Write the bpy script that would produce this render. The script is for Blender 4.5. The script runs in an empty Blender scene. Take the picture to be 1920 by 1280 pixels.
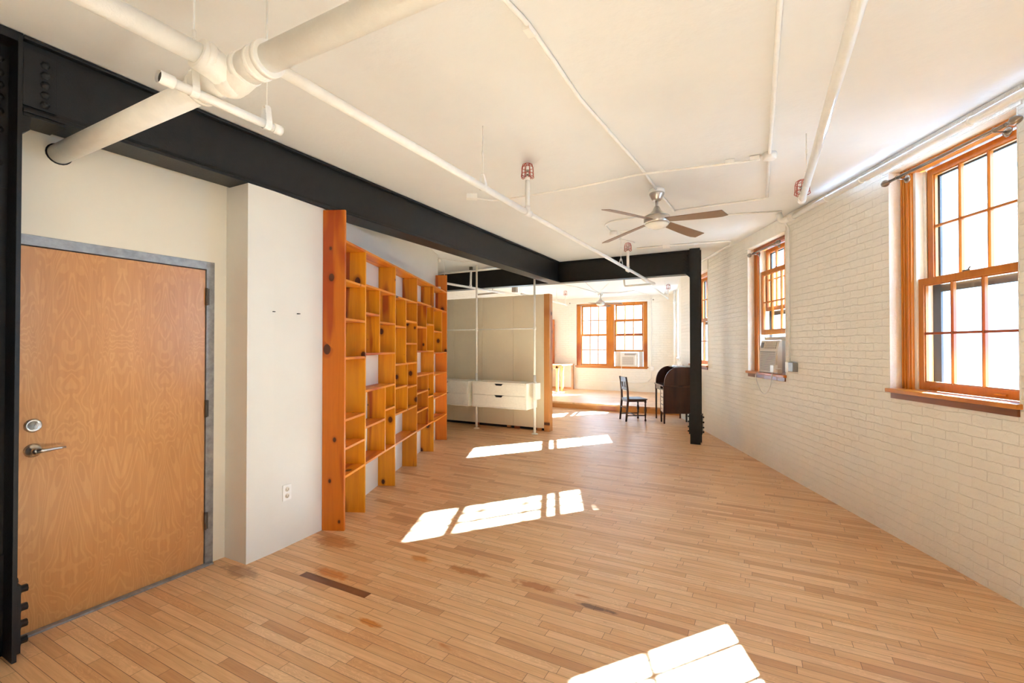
import bpy, bmesh, math, random
from mathutils import Vector, Matrix
random.seed(7)
PI = math.pi
SC = bpy.context.scene
COL = SC.collection

# ------------------------------------------------------------------ camera
cd = bpy.data.cameras.new('camera'); cam = bpy.data.objects.new('camera', cd); COL.objects.link(cam)
cd.sensor_width = 36.0; cd.lens = 36.0 * 870 / 1920; cd.clip_start = 0.05; cd.clip_end = 200
cam.location = (0, 0, 1.52)
cam.rotation_euler = (math.radians(90) + math.atan(9 / 870), 0, math.radians(27.97))
SC.camera = cam

# ------------------------------------------------------------------ view, sky, sun
SC.view_settings.view_transform = 'Standard'
SC.view_settings.look = 'None'
SC.view_settings.gamma = 1.0
SC.view_settings.use_curve_mapping = False
SC.view_settings.exposure = 1.44
w = bpy.data.worlds.new('world'); SC.world = w; w.use_nodes = True
bg = w.node_tree.nodes['Background']
bg.inputs[0].default_value = (0.57, 0.94, 1.42, 1); bg.inputs[1].default_value = 4.6
sl = bpy.data.lights.new('sun', 'SUN'); sun = bpy.data.objects.new('sun', sl); COL.objects.link(sun)
sl.energy = 82.0; sl.angle = math.radians(0.55); sl.color = (0.62, 0.97, 1.54)
sun.rotation_euler = Vector((-1.032, -1.366, -1.0)).to_track_quat('-Z', 'Y').to_euler()
cy = SC.cycles
cy.max_bounces = 12; cy.diffuse_bounces = 8; cy.glossy_bounces = 4; cy.transparent_max_bounces = 16
cy.use_denoising = True; cy.sample_clamp_indirect = 8.0; cy.caustics_reflective = False; cy.caustics_refractive = False

# ------------------------------------------------------------------ node helpers
class NT:
    def __init__(s, name):
        m = bpy.data.materials.new(name); m.use_nodes = True
        s.m = m; s.t = m.node_tree; s.b = s.t.nodes['Principled BSDF']
    def n(s, t, **kw):
        x = s.t.nodes.new(t)
        for k, v in kw.items(): setattr(x, k, v)
        return x
    def link(s, a, b): s.t.links.new(a, b)
    def put(s, sock, v):
        if hasattr(v, 'is_output') or isinstance(v, bpy.types.NodeSocket): s.link(v, sock)
        else: sock.default_value = v
    def math(s, op, a, b=None, c=None, clamp=False):
        x = s.n('ShaderNodeMath', operation=op); x.use_clamp = clamp
        s.put(x.inputs[0], a)
        if b is not None: s.put(x.inputs[1], b)
        if c is not None: s.put(x.inputs[2], c)
        return x.outputs[0]
    def comb(s, x, y, z=0.0):
        c = s.n('ShaderNodeCombineXYZ')
        for i, v in enumerate((x, y, z)): s.put(c.inputs[i], v)
        return c.outputs[0]
    def coord(s, which='Object'):
        t = s.n('ShaderNodeTexCoord'); sp = s.n('ShaderNodeSeparateXYZ'); s.link(t.outputs[which], sp.inputs[0])
        return t.outputs[which], sp.outputs[0], sp.outputs[1], sp.outputs[2]
    def noise(s, vec, scale=5.0, detail=4.0, rough=0.5, dist=0.0):
        x = s.n('ShaderNodeTexNoise'); s.put(x.inputs['Vector'], vec); x.inputs['Scale'].default_value = scale
        x.inputs['Detail'].default_value = detail; x.inputs['Roughness'].default_value = rough; x.inputs['Distortion'].default_value = dist
        return x.outputs['Fac']
    def ramp(s, f, *stops):
        r = s.n('ShaderNodeValToRGB'); s.put(r.inputs[0], f)
        e = r.color_ramp.elements
        while len(e) < len(stops): e.new(0.5)
        for i, (p, c) in enumerate(stops):
            e[i].position = p; e[i].color = (*c, 1) if len(c) == 3 else c
        return r.outputs[0]
    def mix(s, f, a, b, mode='MIX'):
        x = s.n('ShaderNodeMix', data_type='RGBA', blend_type=mode); s.put(x.inputs[0], f)
        for i, v in ((6, a), (7, b)):
            if isinstance(v, tuple): v = (*v, 1) if len(v) == 3 else v
            s.put(x.inputs[i], v)
        return x.outputs[2]
    def bump(s, h, dist=0.002, strength=1.0, normal=None):
        x = s.n('ShaderNodeBump'); x.inputs['Distance'].default_value = dist; x.inputs['Strength'].default_value = strength
        s.put(x.inputs['Height'], h)
        if normal is not None: s.link(normal, x.inputs['Normal'])
        return x.outputs[0]
    def out(s, color=None, rough=0.5, metal=0.0, normal=None, spec=None, coat=None):
        b = s.b
        if color is not None:
            if isinstance(color, tuple): color = (*color, 1) if len(color) == 3 else color
            s.put(b.inputs['Base Color'], color)
        s.put(b.inputs['Roughness'], rough); s.put(b.inputs['Metallic'], metal)
        if normal is not None: s.link(normal, b.inputs['Normal'])
        if spec is not None: b.inputs['Specular IOR Level'].default_value = spec
        if coat is not None: b.inputs['Coat Weight'].default_value = coat; b.inputs['Coat Roughness'].default_value = 0.15
        return s.m

def M_paint(name, c, rough=0.6, var=0.06, bumpd=0.0012, scale=9.0, metal=0.0, spec=None):
    t = NT(name); o, x, y, z = t.coord()
    n1 = t.noise(o, scale, 5, 0.6)
    dark = tuple(v * (1 - var * 2) for v in c); lite = tuple(min(1, v * (1 + var * 0.6)) for v in c)
    col = t.ramp(n1, (0.3, dark), (0.7, lite))
    n2 = t.noise(o, scale * 7, 3, 0.6)
    return t.out(col, rough, metal, t.bump(n2, bumpd), spec)

def M_floor():
    t = NT('floor_maple'); o, x, y, z = t.coord()
    W = 0.0585
    yg = t.math('ADD', y, 0.035)
    row = t.math('FLOOR', t.math('DIVIDE', yg, W))
    wn = t.n('ShaderNodeTexWhiteNoise', noise_dimensions='1D'); t.link(row, wn.inputs['W'])
    xs = t.math('ADD', x, t.math('MULTIPLY', wn.outputs['Value'], 7.3))
    wl = t.n('ShaderNodeTexWhiteNoise', noise_dimensions='1D'); t.link(t.math('ADD', row, 91.7), wl.inputs['W'])
    L = t.math('ADD', 0.30, t.math('MULTIPLY', wl.outputs['Value'], 0.42))
    xd = t.math('DIVIDE', xs, L); ix = t.math('FLOOR', xd)
    w2 = t.n('ShaderNodeTexWhiteNoise', noise_dimensions='2D'); t.link(t.comb(row, ix), w2.inputs['Vector'])
    r = w2.outputs['Value']
    fy = t.math('FRACT', t.math('DIVIDE', yg, W)); fx = t.math('FRACT', xd)
    ey = t.math('MULTIPLY', t.math('MINIMUM', fy, t.math('SUBTRACT', 1.0, fy)), W)
    ex = t.math('MULTIPLY', t.math('MINIMUM', fx, t.math('SUBTRACT', 1.0, fx)), L)
    gap = t.math('LESS_THAN', t.math('MINIMUM', ey, ex), 0.0011)
    base = t.ramp(r, (0.0, (0.58, 0.30, 0.135)), (0.15, (0.73, 0.43, 0.21)), (0.6, (0.81, 0.505, 0.265)), (0.85, (0.87, 0.585, 0.33)), (1.0, (0.74, 0.41, 0.19)))
    gv = t.comb(t.math('MULTIPLY', xs, 3.0), t.math('MULTIPLY', y, 55.0), t.math('MULTIPLY', r, 37.0))
    g = t.noise(gv, 1.0, 5, 0.65, 0.6)
    base = t.mix(0.5, base, t.ramp(g, (0.30, (0.62, 0.50, 0.42)), (0.62, (1, 1, 1))), 'MULTIPLY')
    # flame figure on some boards
    fg = t.noise(t.comb(t.math('MULTIPLY', xs, 5.0), t.math('MULTIPLY', y, 16.0), t.math('MULTIPLY', r, 91.0)), 1.0, 2, 0.5, 1.2)
    sn = t.math('SINE', t.math('MULTIPLY', fg, 60.0))
    base = t.mix(t.math('MULTIPLY', t.math('GREATER_THAN', r, 0.7), 0.18), base, t.ramp(sn, (0.3, (0.55, 0.4, 0.3)), (0.8, (1, 1, 1))), 'MULTIPLY')
    # broad wear
    wv = t.noise(t.comb(x, y), 0.9, 4, 0.6)
    base = t.mix(0.33, base, t.ramp(wv, (0.3, (0.80, 0.66, 0.54)), (0.65, (1, 1, 1))), 'MULTIPLY')
    # brown varnish stains and dirt specks
    sv = t.noise(t.comb(t.math('MULTIPLY', x, 2.6), t.math('MULTIPLY', y, 9.0), 3.0), 1.0, 3, 0.55)
    near = t.math('MULTIPLY', t.math('LESS_THAN', y, 3.2), t.math('LESS_THAN', x, -0.9))
    st = t.math('MULTIPLY', t.math('SUBTRACT', sv, 0.68), 14.0, clamp=True)
    base = t.mix(t.math('MULTIPLY', st, t.math('ADD', 0.2, t.math('MULTIPLY', near, 0.6))), base, (0.50, 0.17, 0.03))
    sp = t.noise(t.comb(t.math('MULTIPLY', x, 9.0), t.math('MULTIPLY', y, 40.0), 8.0), 1.0, 3, 0.6)
    base = t.mix(t.math('MULTIPLY', t.math('SUBTRACT', sp, 0.70), 10.0, clamp=True), base, (0.16, 0.06, 0.025))
    def patch(x0, x1, y0, y1, col, k, soft=True):
        global_in = t.math('MULTIPLY', t.math('MULTIPLY', t.math('GREATER_THAN', x, x0), t.math('LESS_THAN', x, x1)),
                           t.math('MULTIPLY', t.math('GREATER_THAN', y, y0), t.math('LESS_THAN', y, y1)))
        if soft:
            cx, cy_, rx, ry = (x0 + x1) / 2, (y0 + y1) / 2, (x1 - x0) / 2, (y1 - y0) / 2
            dx = t.math('DIVIDE', t.math('SUBTRACT', x, cx), rx); dy = t.math('DIVIDE', t.math('SUBTRACT', y, cy_), ry)
            d = t.math('SQRT', t.math('ADD', t.math('MULTIPLY', dx, dx), t.math('MULTIPLY', dy, dy)))
            d = t.math('ADD', d, t.math('MULTIPLY', t.math('SUBTRACT', t.noise(o, 14, 4, 0.6), 0.5), 1.6))
            global_in = t.math('MULTIPLY', t.math('SUBTRACT', 1.0, d), 2.5, clamp=True)
        return t.mix(t.math('MULTIPLY', global_in, k), base, col)
    r36 = 36 * W
    base = patch(-2.70, -2.11, r36 - 0.034, r36 + W - 0.036, (0.15, 0.045, 0.018), 0.95, False)
    base = patch(-2.72, -2.36, 2.14, 2.24, (0.52, 0.17, 0.025), 0.85)
    base = patch(-1.98, -1.80, 1.87, 1.93, (0.55, 0.18, 0.02), 0.9)
    base = patch(-1.95, -1.55, 2.60, 2.69, (0.42, 0.15, 0.03), 0.85)
    base = patch(-1.45, -1.05, 2.64, 2.73, (0.40, 0.14, 0.035), 0.85)
    base = patch(-0.98, -0.72, 2.60, 2.65, (0.12, 0.05, 0.03), 0.85)
    base = patch(-2.25, -2.05, 2.60, 2.68, (0.55, 0.2, 0.03), 0.8)
    base = patch(-3.15, -2.7, 2.45, 2.66, (0.42, 0.15, 0.035), 0.75)
    base = patch(-3.30, -2.9, 1.85, 2.0, (0.25, 0.11, 0.05), 0.6)
    base = t.mix(t.math('MULTIPLY', gap, 0.85), base, (0.09, 0.035, 0.012))
    rough = t.math('ADD', 0.27, t.math('MULTIPLY', t.noise(o, 3.0, 4, 0.6), 0.22))
    h = t.math('SUBTRACT', t.math('MULTIPLY', g, 0.15), gap)
    h = t.math('ADD', h, t.math('MULTIPLY', r, 0.25))
    return t.out(base, rough, 0, t.bump(h, 0.0008), 0.5)

def M_brick(name='painted_brick', c=(0.86, 0.815, 0.73)):
    t = NT(name); o, x, y, z = t.coord()
    wob = t.noise(o, 7.0, 4, 0.6)
    zz = t.math('ADD', z, t.math('MULTIPLY', wob, 0.030))
    b = t.n('ShaderNodeTexBrick'); b.offset = 0.5; b.squash = 1.0
    t.link(t.comb(t.math('ADD', x, y), zz), b.inputs['Vector'])
    b.inputs['Scale'].default_value = 1.0; b.inputs['Brick Width'].default_value = 0.205; b.inputs['Row Height'].default_value = 0.068
    b.inputs['Mortar Size'].default_value = 0.004; b.inputs['Mortar Smooth'].default_value = 1.0; b.inputs['Bias'].default_value = 0.0
    b.inputs['Color1'].default_value = (0.2, 0.2, 0.2, 1); b.inputs['Color2'].default_value = (1, 1, 1, 1)
    bw = t.n('ShaderNodeRGBToBW'); t.link(b.outputs['Color'], bw.inputs[0])
    n1 = t.noise(t.comb(t.math('MULTIPLY', x, 0.8), 0.0, t.math('MULTIPLY', z, 1.3)), 20, 6, 0.62, 0.8); n2 = t.noise(o, 3.0, 4, 0.6)
    h = t.math('SUBTRACT', t.math('MULTIPLY', bw.outputs[0], 0.30), t.math('MULTIPLY', b.outputs['Fac'], 0.36))
    h = t.math('ADD', h, t.math('MULTIPLY', n1, 1.3)); h = t.math('ADD', h, t.math('MULTIPLY', n2, 1.0))
    col = t.ramp(n2, (0.3, tuple(v * 0.95 for v in c)), (0.7, c))
    return t.out(col, 0.42, 0, t.bump(h, 0.009, 0.8), 0.4)

def M_pine(name, horiz, c1=(0.74, 0.300, 0.007), c2=(0.52, 0.150, 0.004), knots=True, face='yz', rough=0.33):
    """varnished pine; grain runs along z (uprights) or along x (shelves)"""
    t = NT(name); o, x, y, z = t.coord()
    oi = t.n('ShaderNodeObjectInfo'); rnd = t.math('MULTIPLY', oi.outputs['Random'], 53.0)
    if horiz: g, a, b = x, y, z
    else: g, a, b = z, y, x
    gv = t.comb(t.math('ADD', t.math('MULTIPLY', g, 1.3), rnd), t.math('MULTIPLY', a, 22.0), t.math('MULTIPLY', b, 22.0))
    n = t.noise(gv, 1.0, 4, 0.55, 0.8)
    r2 = t.math('MULTIPLY', oi.outputs['Random'], 0.35)
    col = t.ramp(t.math('ADD', t.math('MULTIPLY', n, 0.8), t.math('SUBTRACT', r2, 0.08)), (0.28, c1), (0.52, tuple((u + v) / 2 for u, v in zip(c1, c2))), (0.78, c2))
    # heartwood streak along the grain
    hs = t.noise(t.comb(t.math('ADD', t.math('MULTIPLY', g, 0.8), rnd), t.math('MULTIPLY', a, 7.0), rnd), 1.0, 2, 0.5, 0.5)
    col = t.mix(t.math('MULTIPLY', t.math('SUBTRACT', hs, 0.55), 11.0, clamp=True), col, (c2[0] * 0.74, c2[1] * 0.46, c2[2] * 0.6))
    if knots:
        v = t.n('ShaderNodeTexVoronoi', voronoi_dimensions='2D', feature='F1'); v.inputs['Randomness'].default_value = 0.95
        t.link(t.comb(t.math('ADD', t.math('MULTIPLY', g, 3.1), rnd), t.math('ADD', t.math('MULTIPLY', a, 4.4), t.math('MULTIPLY', rnd, 1.7))), v.inputs['Vector'])
        v.inputs['Scale'].default_value = 1.0
        sz = t.n('ShaderNodeSeparateColor'); t.link(v.outputs['Color'], sz.inputs[0])
        thr = t.math('MULTIPLY', t.math('MAXIMUM', t.math('SUBTRACT', sz.outputs[0], 0.30), 0.0), 0.21)
        k = t.math('MULTIPLY', t.math('SUBTRACT', thr, v.outputs['Distance']), 40.0, clamp=True)
        ring = t.math('MULTIPLY', t.math('SUBTRACT', t.math('MULTIPLY', thr, 1.8), v.outputs['Distance']), 12.0, clamp=True)
        col = t.mix(t.math('MULTIPLY', ring, 0.45), col, (c2[0] * 0.55, c2[1] * 0.3, 0.003))
        col = t.mix(k, col, (0.085, 0.018, 0.004))
    h = t.noise(gv, 1.0, 3)
    return t.out(col, rough, 0, t.bump(h, 0.0006), 0.5)

def M_door():
    t = NT('birch_veneer'); o, x, y, z = t.coord()
    u = t.math('PINGPONG', t.math('ADD', x, 0.02), 0.233)
    n = t.noise(t.comb(t.math('MULTIPLY', u, 6.5), t.math('MULTIPLY', z, 1.7), 2.3), 1.0, 3.0, 0.42, 0.5)
    s1 = t.math('SINE', t.math('MULTIPLY', n, 150.0))
    n3 = t.noise(t.comb(t.math('MULTIPLY', u, 60.0), t.math('MULTIPLY', z, 3.0)), 1.0, 4, 0.6)
    n4 = t.noise(t.comb(t.math('MULTIPLY', u, 3.0), t.math('MULTIPLY', z, 1.0)), 1.0, 3, 0.5)
    col = t.ramp(n4, (0.3, (0.60, 0.275, 0.090)), (0.7, (0.70, 0.36, 0.135)))
    col = t.mix(0.24, col, t.ramp(s1, (0.3, (0.66, 0.46, 0.30)), (0.75, (1, 1, 1))), 'MULTIPLY')
    col = t.mix(0.30, col, t.ramp(n3, (0.35, (0.72, 0.58, 0.46)), (0.65, (1, 1, 1))), 'MULTIPLY')
    return t.out(col, 0.30, 0, None, 0.5)

def M_glass():
    m = bpy.data.materials.new('window_glass'); m.use_nodes = True; t = m.node_tree; t.nodes.clear()
    o = t.nodes.new('ShaderNodeOutputMaterial'); mx = t.nodes.new('ShaderNodeMixShader')
    tr = t.nodes.new('ShaderNodeBsdfTransparent'); gl = t.nodes.new('ShaderNodeBsdfGlossy'); gl.inputs['Roughness'].default_value = 0.02
    lw = t.nodes.new('ShaderNodeLayerWeight'); lw.inputs[0].default_value = 0.5
    pw = t.nodes.new('ShaderNodeMath'); pw.operation = 'POWER'; pw.inputs[1].default_value = 5.0; t.links.new(lw.outputs['Facing'], pw.inputs[0])
    ma = t.nodes.new('ShaderNodeMath'); ma.operation = 'MULTIPLY_ADD'; ma.inputs[1].default_value = 0.5; ma.inputs[2].default_value = 0.025; t.links.new(pw.outputs[0], ma.inputs[0])
    tr.inputs[0].default_value = (0.96, 0.98, 0.97, 1)
    t.links.new(ma.outputs[0], mx.inputs[0]); t.links.new(tr.outputs[0], mx.inputs[1]); t.links.new(gl.outputs[0], mx.inputs[2])
    t.links.new(mx.outputs[0], o.inputs[0])
    return m

def M_flat(name, c, rough=0.5, metal=0.0, spec=None):
    t = NT(name); o, x, y, z = t.coord()
    n = t.noise(o, 30, 3, 0.6)
    return t.out(t.ramp(n, (0.3, tuple(v * 0.93 for v in c)), (0.7, c)), rough, metal, None, spec)

MT = {
 'floor': M_floor(), 'brick': M_brick(),
 'ceil': M_paint('ceiling_plaster', (0.79, 0.79, 0.785), 0.55, 0.02, 0.004, 1.6),
 'wall': M_paint('wall_paint', (0.80, 0.73, 0.60), 0.6, 0.015, 0.0008, 2.0),
 'wallw': M_paint('wall_paint_white', (0.77, 0.745, 0.69), 0.55, 0.015, 0.0008, 2.0),
 'reveal': M_paint('reveal_plaster', (0.86, 0.82, 0.74), 0.5, 0.03, 0.006, 12.0),
 'steel': M_paint('black_steel', (0.011, 0.0095, 0.0085), 0.42, 0.2, 0.0012, 14.0, 0.0, 0.35),
 'pipe': M_paint('pipe_paint', (0.91, 0.89, 0.85), 0.35, 0.03, 0.0012, 12.0),
 'pinev': M_pine('pine_upright', False), 'pineh': M_pine('pine_shelf', True, (0.76, 0.270, 0.012), (0.56, 0.140, 0.006), rough=0.42),
 'pine_end': M_pine('pine_end_panel', False, (0.66, 0.185, 0.010), (0.52, 0.120, 0.006), True),
 'win': M_pine('window_wood', False, (0.62, 0.225, 0.026), (0.45, 0.130, 0.012), False),
 'winh': M_pine('window_wood_across', True, (0.62, 0.225, 0.026), (0.45, 0.130, 0.012), False),
 'postwood': M_pine('partition_post_wood', False, (0.66, 0.30, 0.09), (0.50, 0.19, 0.05), True),
 'darkwood': M_pine('dark_wood', False, (0.075, 0.022, 0.010), (0.030, 0.010, 0.006), False, rough=0.28),
 'chairwood': M_pine('chair_wood', False, (0.075, 0.024, 0.009), (0.036, 0.011, 0.005), False, rough=0.42),
 'tablewood': M_pine('table_wood', True, (0.66, 0.32, 0.10), (0.52, 0.22, 0.06), False),
 'door': M_door(), 'glass': M_glass(),
 'galv': M_paint('galvanised_steel', (0.36, 0.35, 0.34), 0.42, 0.18, 0.0005, 18.0, 0.55),
 'nickel': M_flat('brushed_nickel', (0.62, 0.58, 0.53), 0.28, 1.0),
 'hinge': M_flat('dark_bronze', (0.12, 0.10, 0.08), 0.4, 0.8),
 'bronze': M_flat('pewter', (0.34, 0.28, 0.23), 0.3, 1.0),
 'blade': M_flat('fan_blade_brown', (0.25, 0.155, 0.095), 0.45),
 'opal': M_flat('opal_glass', (0.86, 0.83, 0.74), 0.2),
 'red': M_flat('sprinkler_red', (0.40, 0.045, 0.018), 0.35),
 'ac': M_flat('ac_plastic', (0.74, 0.66, 0.56), 0.45), 'acdark': M_flat('ac_dark', (0.16, 0.13, 0.11), 0.5),
 'acmetal': M_flat('ac_metal', (0.45, 0.38, 0.31), 0.5),
 'apron': M_pine('apron_wood', True, (0.26, 0.080, 0.014), (0.15, 0.045, 0.010), False), 'facade': M_flat('pale_facade', (0.55, 0.53, 0.50), 0.8), 'street': M_flat('street', (0.16, 0.155, 0.14), 0.8), 'white': M_flat('white_laminate', (0.93, 0.88, 0.77), 0.35), 'plastic': M_flat('white_plastic', (0.88, 0.86, 0.82), 0.3),
 'black': M_flat('black_gap', (0.012, 0.010, 0.009), 0.6), 'liner': M_flat('jamb_liner', (0.80, 0.78, 0.71), 0.4),
 'storm': M_flat('storm_frame', (0.055, 0.05, 0.055), 0.5), 'silver': M_flat('crinkled_foil', (0.75, 0.76, 0.8), 0.25, 0.7),
 'part': M_paint('partition_panel', (0.86, 0.75, 0.55), 0.5, 0.03, 0.0008, 2.0),
 'cream': M_flat('cream_drawer', (0.78, 0.70, 0.58), 0.5),
}

# ------------------------------------------------------------------ mesh helpers
class MB:
    def __init__(s): s.bm = bmesh.new()
    def box(s, x0, x1, y0, y1, z0, z1, bev=0.0, M=None):
        vs = [s.bm.verts.new(v) for v in ((x0,y0,z0),(x1,y0,z0),(x1,y1,z0),(x0,y1,z0),(x0,y0,z1),(x1,y0,z1),(x1,y1,z1),(x0,y1,z1))]
        fs = [s.bm.faces.new([vs[i] for i in q]) for q in ((0,3,2,1),(4,5,6,7),(0,1,5,4),(1,2,6,5),(2,3,7,6),(3,0,4,7))]
        if M is not None: bmesh.ops.transform(s.bm, matrix=M, verts=vs)
        if bev > 0:
            es = list({e for f in fs for e in f.edges})
            bmesh.ops.bevel(s.bm, geom=es, offset=bev, segments=2, affect='EDGES', profile=0.7)
        return s
    def prism(s, pts, z0, z1, axis='z', M=None):
        def P(a, b, c):
            return {'z': (a, b, c), 'x': (c, a, b), 'y': (a, c, b)}[axis]
        lo = [s.bm.verts.new(P(a, b, z0)) for a, b in pts]; hi = [s.bm.verts.new(P(a, b, z1)) for a, b in pts]
        n = len(pts)
        fs = [s.bm.faces.new(lo[::-1]), s.bm.faces.new(hi)]
        for i in range(n): fs.append(s.bm.faces.new((lo[i], lo[(i+1) % n], hi[(i+1) % n], hi[i])))
        if M is not None: bmesh.ops.transform(s.bm, matrix=M, verts=lo + hi)
        bmesh.ops.recalc_face_normals(s.bm, faces=fs)
        return s
    def tube(s, pts, r, seg=12, closed=False, caps=True):
        pts = [Vector(p) for p in pts]; n = len(pts); rs = r if isinstance(r, (list, tuple)) else [r] * n
        T = []
        for i in range(n):
            if closed: d = (pts[(i+1) % n] - pts[i-1])
            else: d = (pts[min(i+1, n-1)] - pts[max(i-1, 0)])
            if 0 < i < n-1 or closed:
                d = (pts[(i+1) % n] - pts[i]).normalized() + (pts[i] - pts[i-1]).normalized()
            T.append(d.normalized() if d.length > 1e-9 else Vector((0, 0, 1)))
        ref = Vector((0, 0, 1)) if abs(T[0].z) < 0.9 else Vector((1, 0, 0))
        U = T[0].cross(ref).normalized(); rings = []
        for i in range(n):
            if i: U = (U - T[i] * U.dot(T[i])).normalized()
            V = T[i].cross(U)
            rings.append([s.bm.verts.new(pts[i] + (U * math.cos(2*PI*k/seg) + V * math.sin(2*PI*k/seg)) * rs[i]) for k in range(seg)])
        m = n if closed else n - 1
        for i in range(m):
            a, b = rings[i], rings[(i+1) % n]
            for k in range(seg):
                f = s.bm.faces.new((a[k], a[(k+1) % seg], b[(k+1) % seg], b[k])); f.smooth = seg > 6
        if caps and not closed:
            s.bm.faces.new(rings[0][::-1]); s.bm.faces.new(rings[-1])
        return s
    def lathe(s, prof, seg=32, M=None, ax='z'):
        """prof: list of (radius, height) turned about z"""
        rings = []; new = []
        for r, h in prof:
            if r < 1e-6: v = s.bm.verts.new((0, 0, h)); rings.append([v]); new.append(v)
            else:
                q = [s.bm.verts.new((r*math.cos(2*PI*k/seg), r*math.sin(2*PI*k/seg), h)) for k in range(seg)]; rings.append(q); new += q
        fs = []
        for a, b in zip(rings, rings[1:]):
            for k in range(seg):
                k2 = (k+1) % seg
                if len(a) == 1 and len(b) == 1: continue
                if len(a) == 1: q = (a[0], b[k2], b[k])
                elif len(b) == 1: q = (a[k], a[k2], b[0])
                else: q = (a[k], a[k2], b[k2], b[k])
                f = s.bm.faces.new(q); f.smooth = True; fs.append(f)
        if len(rings[0]) > 1: fs.append(s.bm.faces.new(rings[0][::-1]))
        if len(rings[-1]) > 1: fs.append(s.bm.faces.new(rings[-1]))
        if M is not None: bmesh.ops.transform(s.bm, matrix=M, verts=new)
        bmesh.ops.recalc_face_normals(s.bm, faces=fs)
        return s
    def ball(s, c, r, M=None, sq=(1,1,1), seg=16):
        prof = [(max(0, r*math.sin(PI*i/10)), -r*math.cos(PI*i/10)) for i in range(11)]; prof[0] = (0, -r); prof[-1] = (0, r)
        return s.lathe(prof, seg, Matrix.Translation(c) @ Matrix.Diagonal((*sq, 1)))
    def build(s, name, mat, parent=None, loc=(0,0,0), rz=0.0, smooth_angle=None):
        me = bpy.data.meshes.new(name); s.bm.to_mesh(me); s.bm.free()
        o = bpy.data.objects.new(name, me); COL.objects.link(o); me.materials.append(MT[mat] if isinstance(mat, str) else mat)
        o.location = loc; o.rotation_euler = (0, 0, rz)
        if parent is not None: o.parent = parent
        return o

def thing(name, label, cat, loc=(0,0,0), rz=0.0, group=None):
    o = bpy.data.objects.new(name, None); COL.objects.link(o); o.location = loc; o.rotation_euler = (0, 0, rz); o.empty_display_size = 0.1
    o['label'] = label; o['category'] = cat
    if group: o['group'] = group
    return o
def tag(o, label, cat, group=None):
    o['label'] = label; o['category'] = cat
    if group: o['group'] = group
    return o
def struct(o, label=None, cat=None):
    o['kind'] = 'structure'
    if label: o['label'] = label
    if cat: o['category'] = cat
    return o
def along(a, b):
    """matrix that takes +z to the direction a->b, placed at a"""
    d = Vector(b) - Vector(a)
    return Matrix.Translation(a) @ d.to_track_quat('Z', 'Y').to_matrix().to_4x4()
def copy_tree(o, parent=None):
    c = o.copy(); COL.objects.link(c)
    if parent is not None: c.parent = parent
    for ch in list(o.children): copy_tree(ch, c)
    return c
def fillet(pts, r=0.04, n=5):
    """round the corners of a polyline"""
    pts = [Vector(p) for p in pts]; out = [pts[0]]
    for i in range(1, len(pts)-1):
        a = (pts[i-1] - pts[i]); b = (pts[i+1] - pts[i]); rr = min(r, a.length*0.45, b.length*0.45)
        p0 = pts[i] + a.normalized()*rr; p1 = pts[i] + b.normalized()*rr
        for k in range(n+1):
            t = k/n; out.append(p0*(1-t)**2 + pts[i]*2*t*(1-t) + p1*t**2)
    out.append(pts[-1]); return out

# frames: local x runs to the right along a wall seen from the room, local y goes into the wall
CE = 3.05
D2 = Vector((-0.3914, 0.9202, 0)); NN = Vector((0.9202, 0.3914, 0))
RW_O = NN * 2.73; RW_A = math.atan2(-D2.y, -D2.x)        # right wall: x = -s
def rw(s, off, z=0.0): return RW_O + D2*s + NN*off + Vector((0, 0, z))

# ------------------------------------------------------------------ shell
TH = 0.27
OUT = [(-6.42, 1.9), (-3.6, 1.9), (-3.6, -4.2)] + [tuple(rw(s_, TH)[:2]) for s_ in (-5.84, 10.12)] + [(-1.83, 14.42), (-6.42, 14.42)]
fl = MB().prism(OUT, -0.12, 0).build('floor', 'floor'); struct(fl, 'pale maple strip floor with orange varnish stains', 'floor')
cl = MB().prism(OUT, CE, CE+0.15).build('ceiling', 'ceil'); struct(cl, 'cream painted plaster ceiling', 'ceiling')

def wall_open(name, mat, x0, x1, z0, z1, th, openings, loc, rz, label):
    b = MB(); x = x0
    for (a, c, lo, hi) in sorted(openings):
        b.box(x, a, 0, th, z0, z1)
        b.box(a, c, 0, th, z0, lo)
        if hi < z1: b.box(a, c, 0, th, hi, z1)
        x = c
    b.box(x, x1, 0, th, z0, z1)
    o = b.build(name, mat, None, loc, rz); return struct(o, label, 'wall')

WZ0, WZ1 = 1.15, 2.93
HEADS = [2.93, 2.875, 2.875, 2.93, 2.93]
wins = [(-4.01, -2.96), (-6.74, -5.69), (-9.47, -8.42), (-1.28, -0.23), (1.5, 2.55)]
wall_open('wall_right', 'brick', -10.12, 6.3, 0, CE, TH, [(a, b, WZ0, h_) for (a, b), h_ in zip(wins, HEADS)], RW_O, RW_A, 'long painted brick wall with deep set windows')
# bent far part of the right wall
P1 = rw(10.10, 0); P2 = Vector((-2.10, 14.15, 0)); d12 = (P2 - P1).normalized(); A12 = math.atan2(-d12.y, -d12.x)
L12 = (P2 - P1).length
wall_open('wall_right_far', 'brick', -L12, 0.0, 0, CE, TH, [(-2.72, -1.70, 1.2, 2.93)], P1, A12, 'painted brick wall turning beyond the roll top desk')
# far wall, with one opening for the window pair
FY = 14.15
wall_open('wall_far', 'brick', -6.5, -1.6, 0, CE, TH, [(-5.17, -2.93, 0.87, 2.87)], (0, FY, 0), 0, 'painted brick end wall around the window pair')
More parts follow.
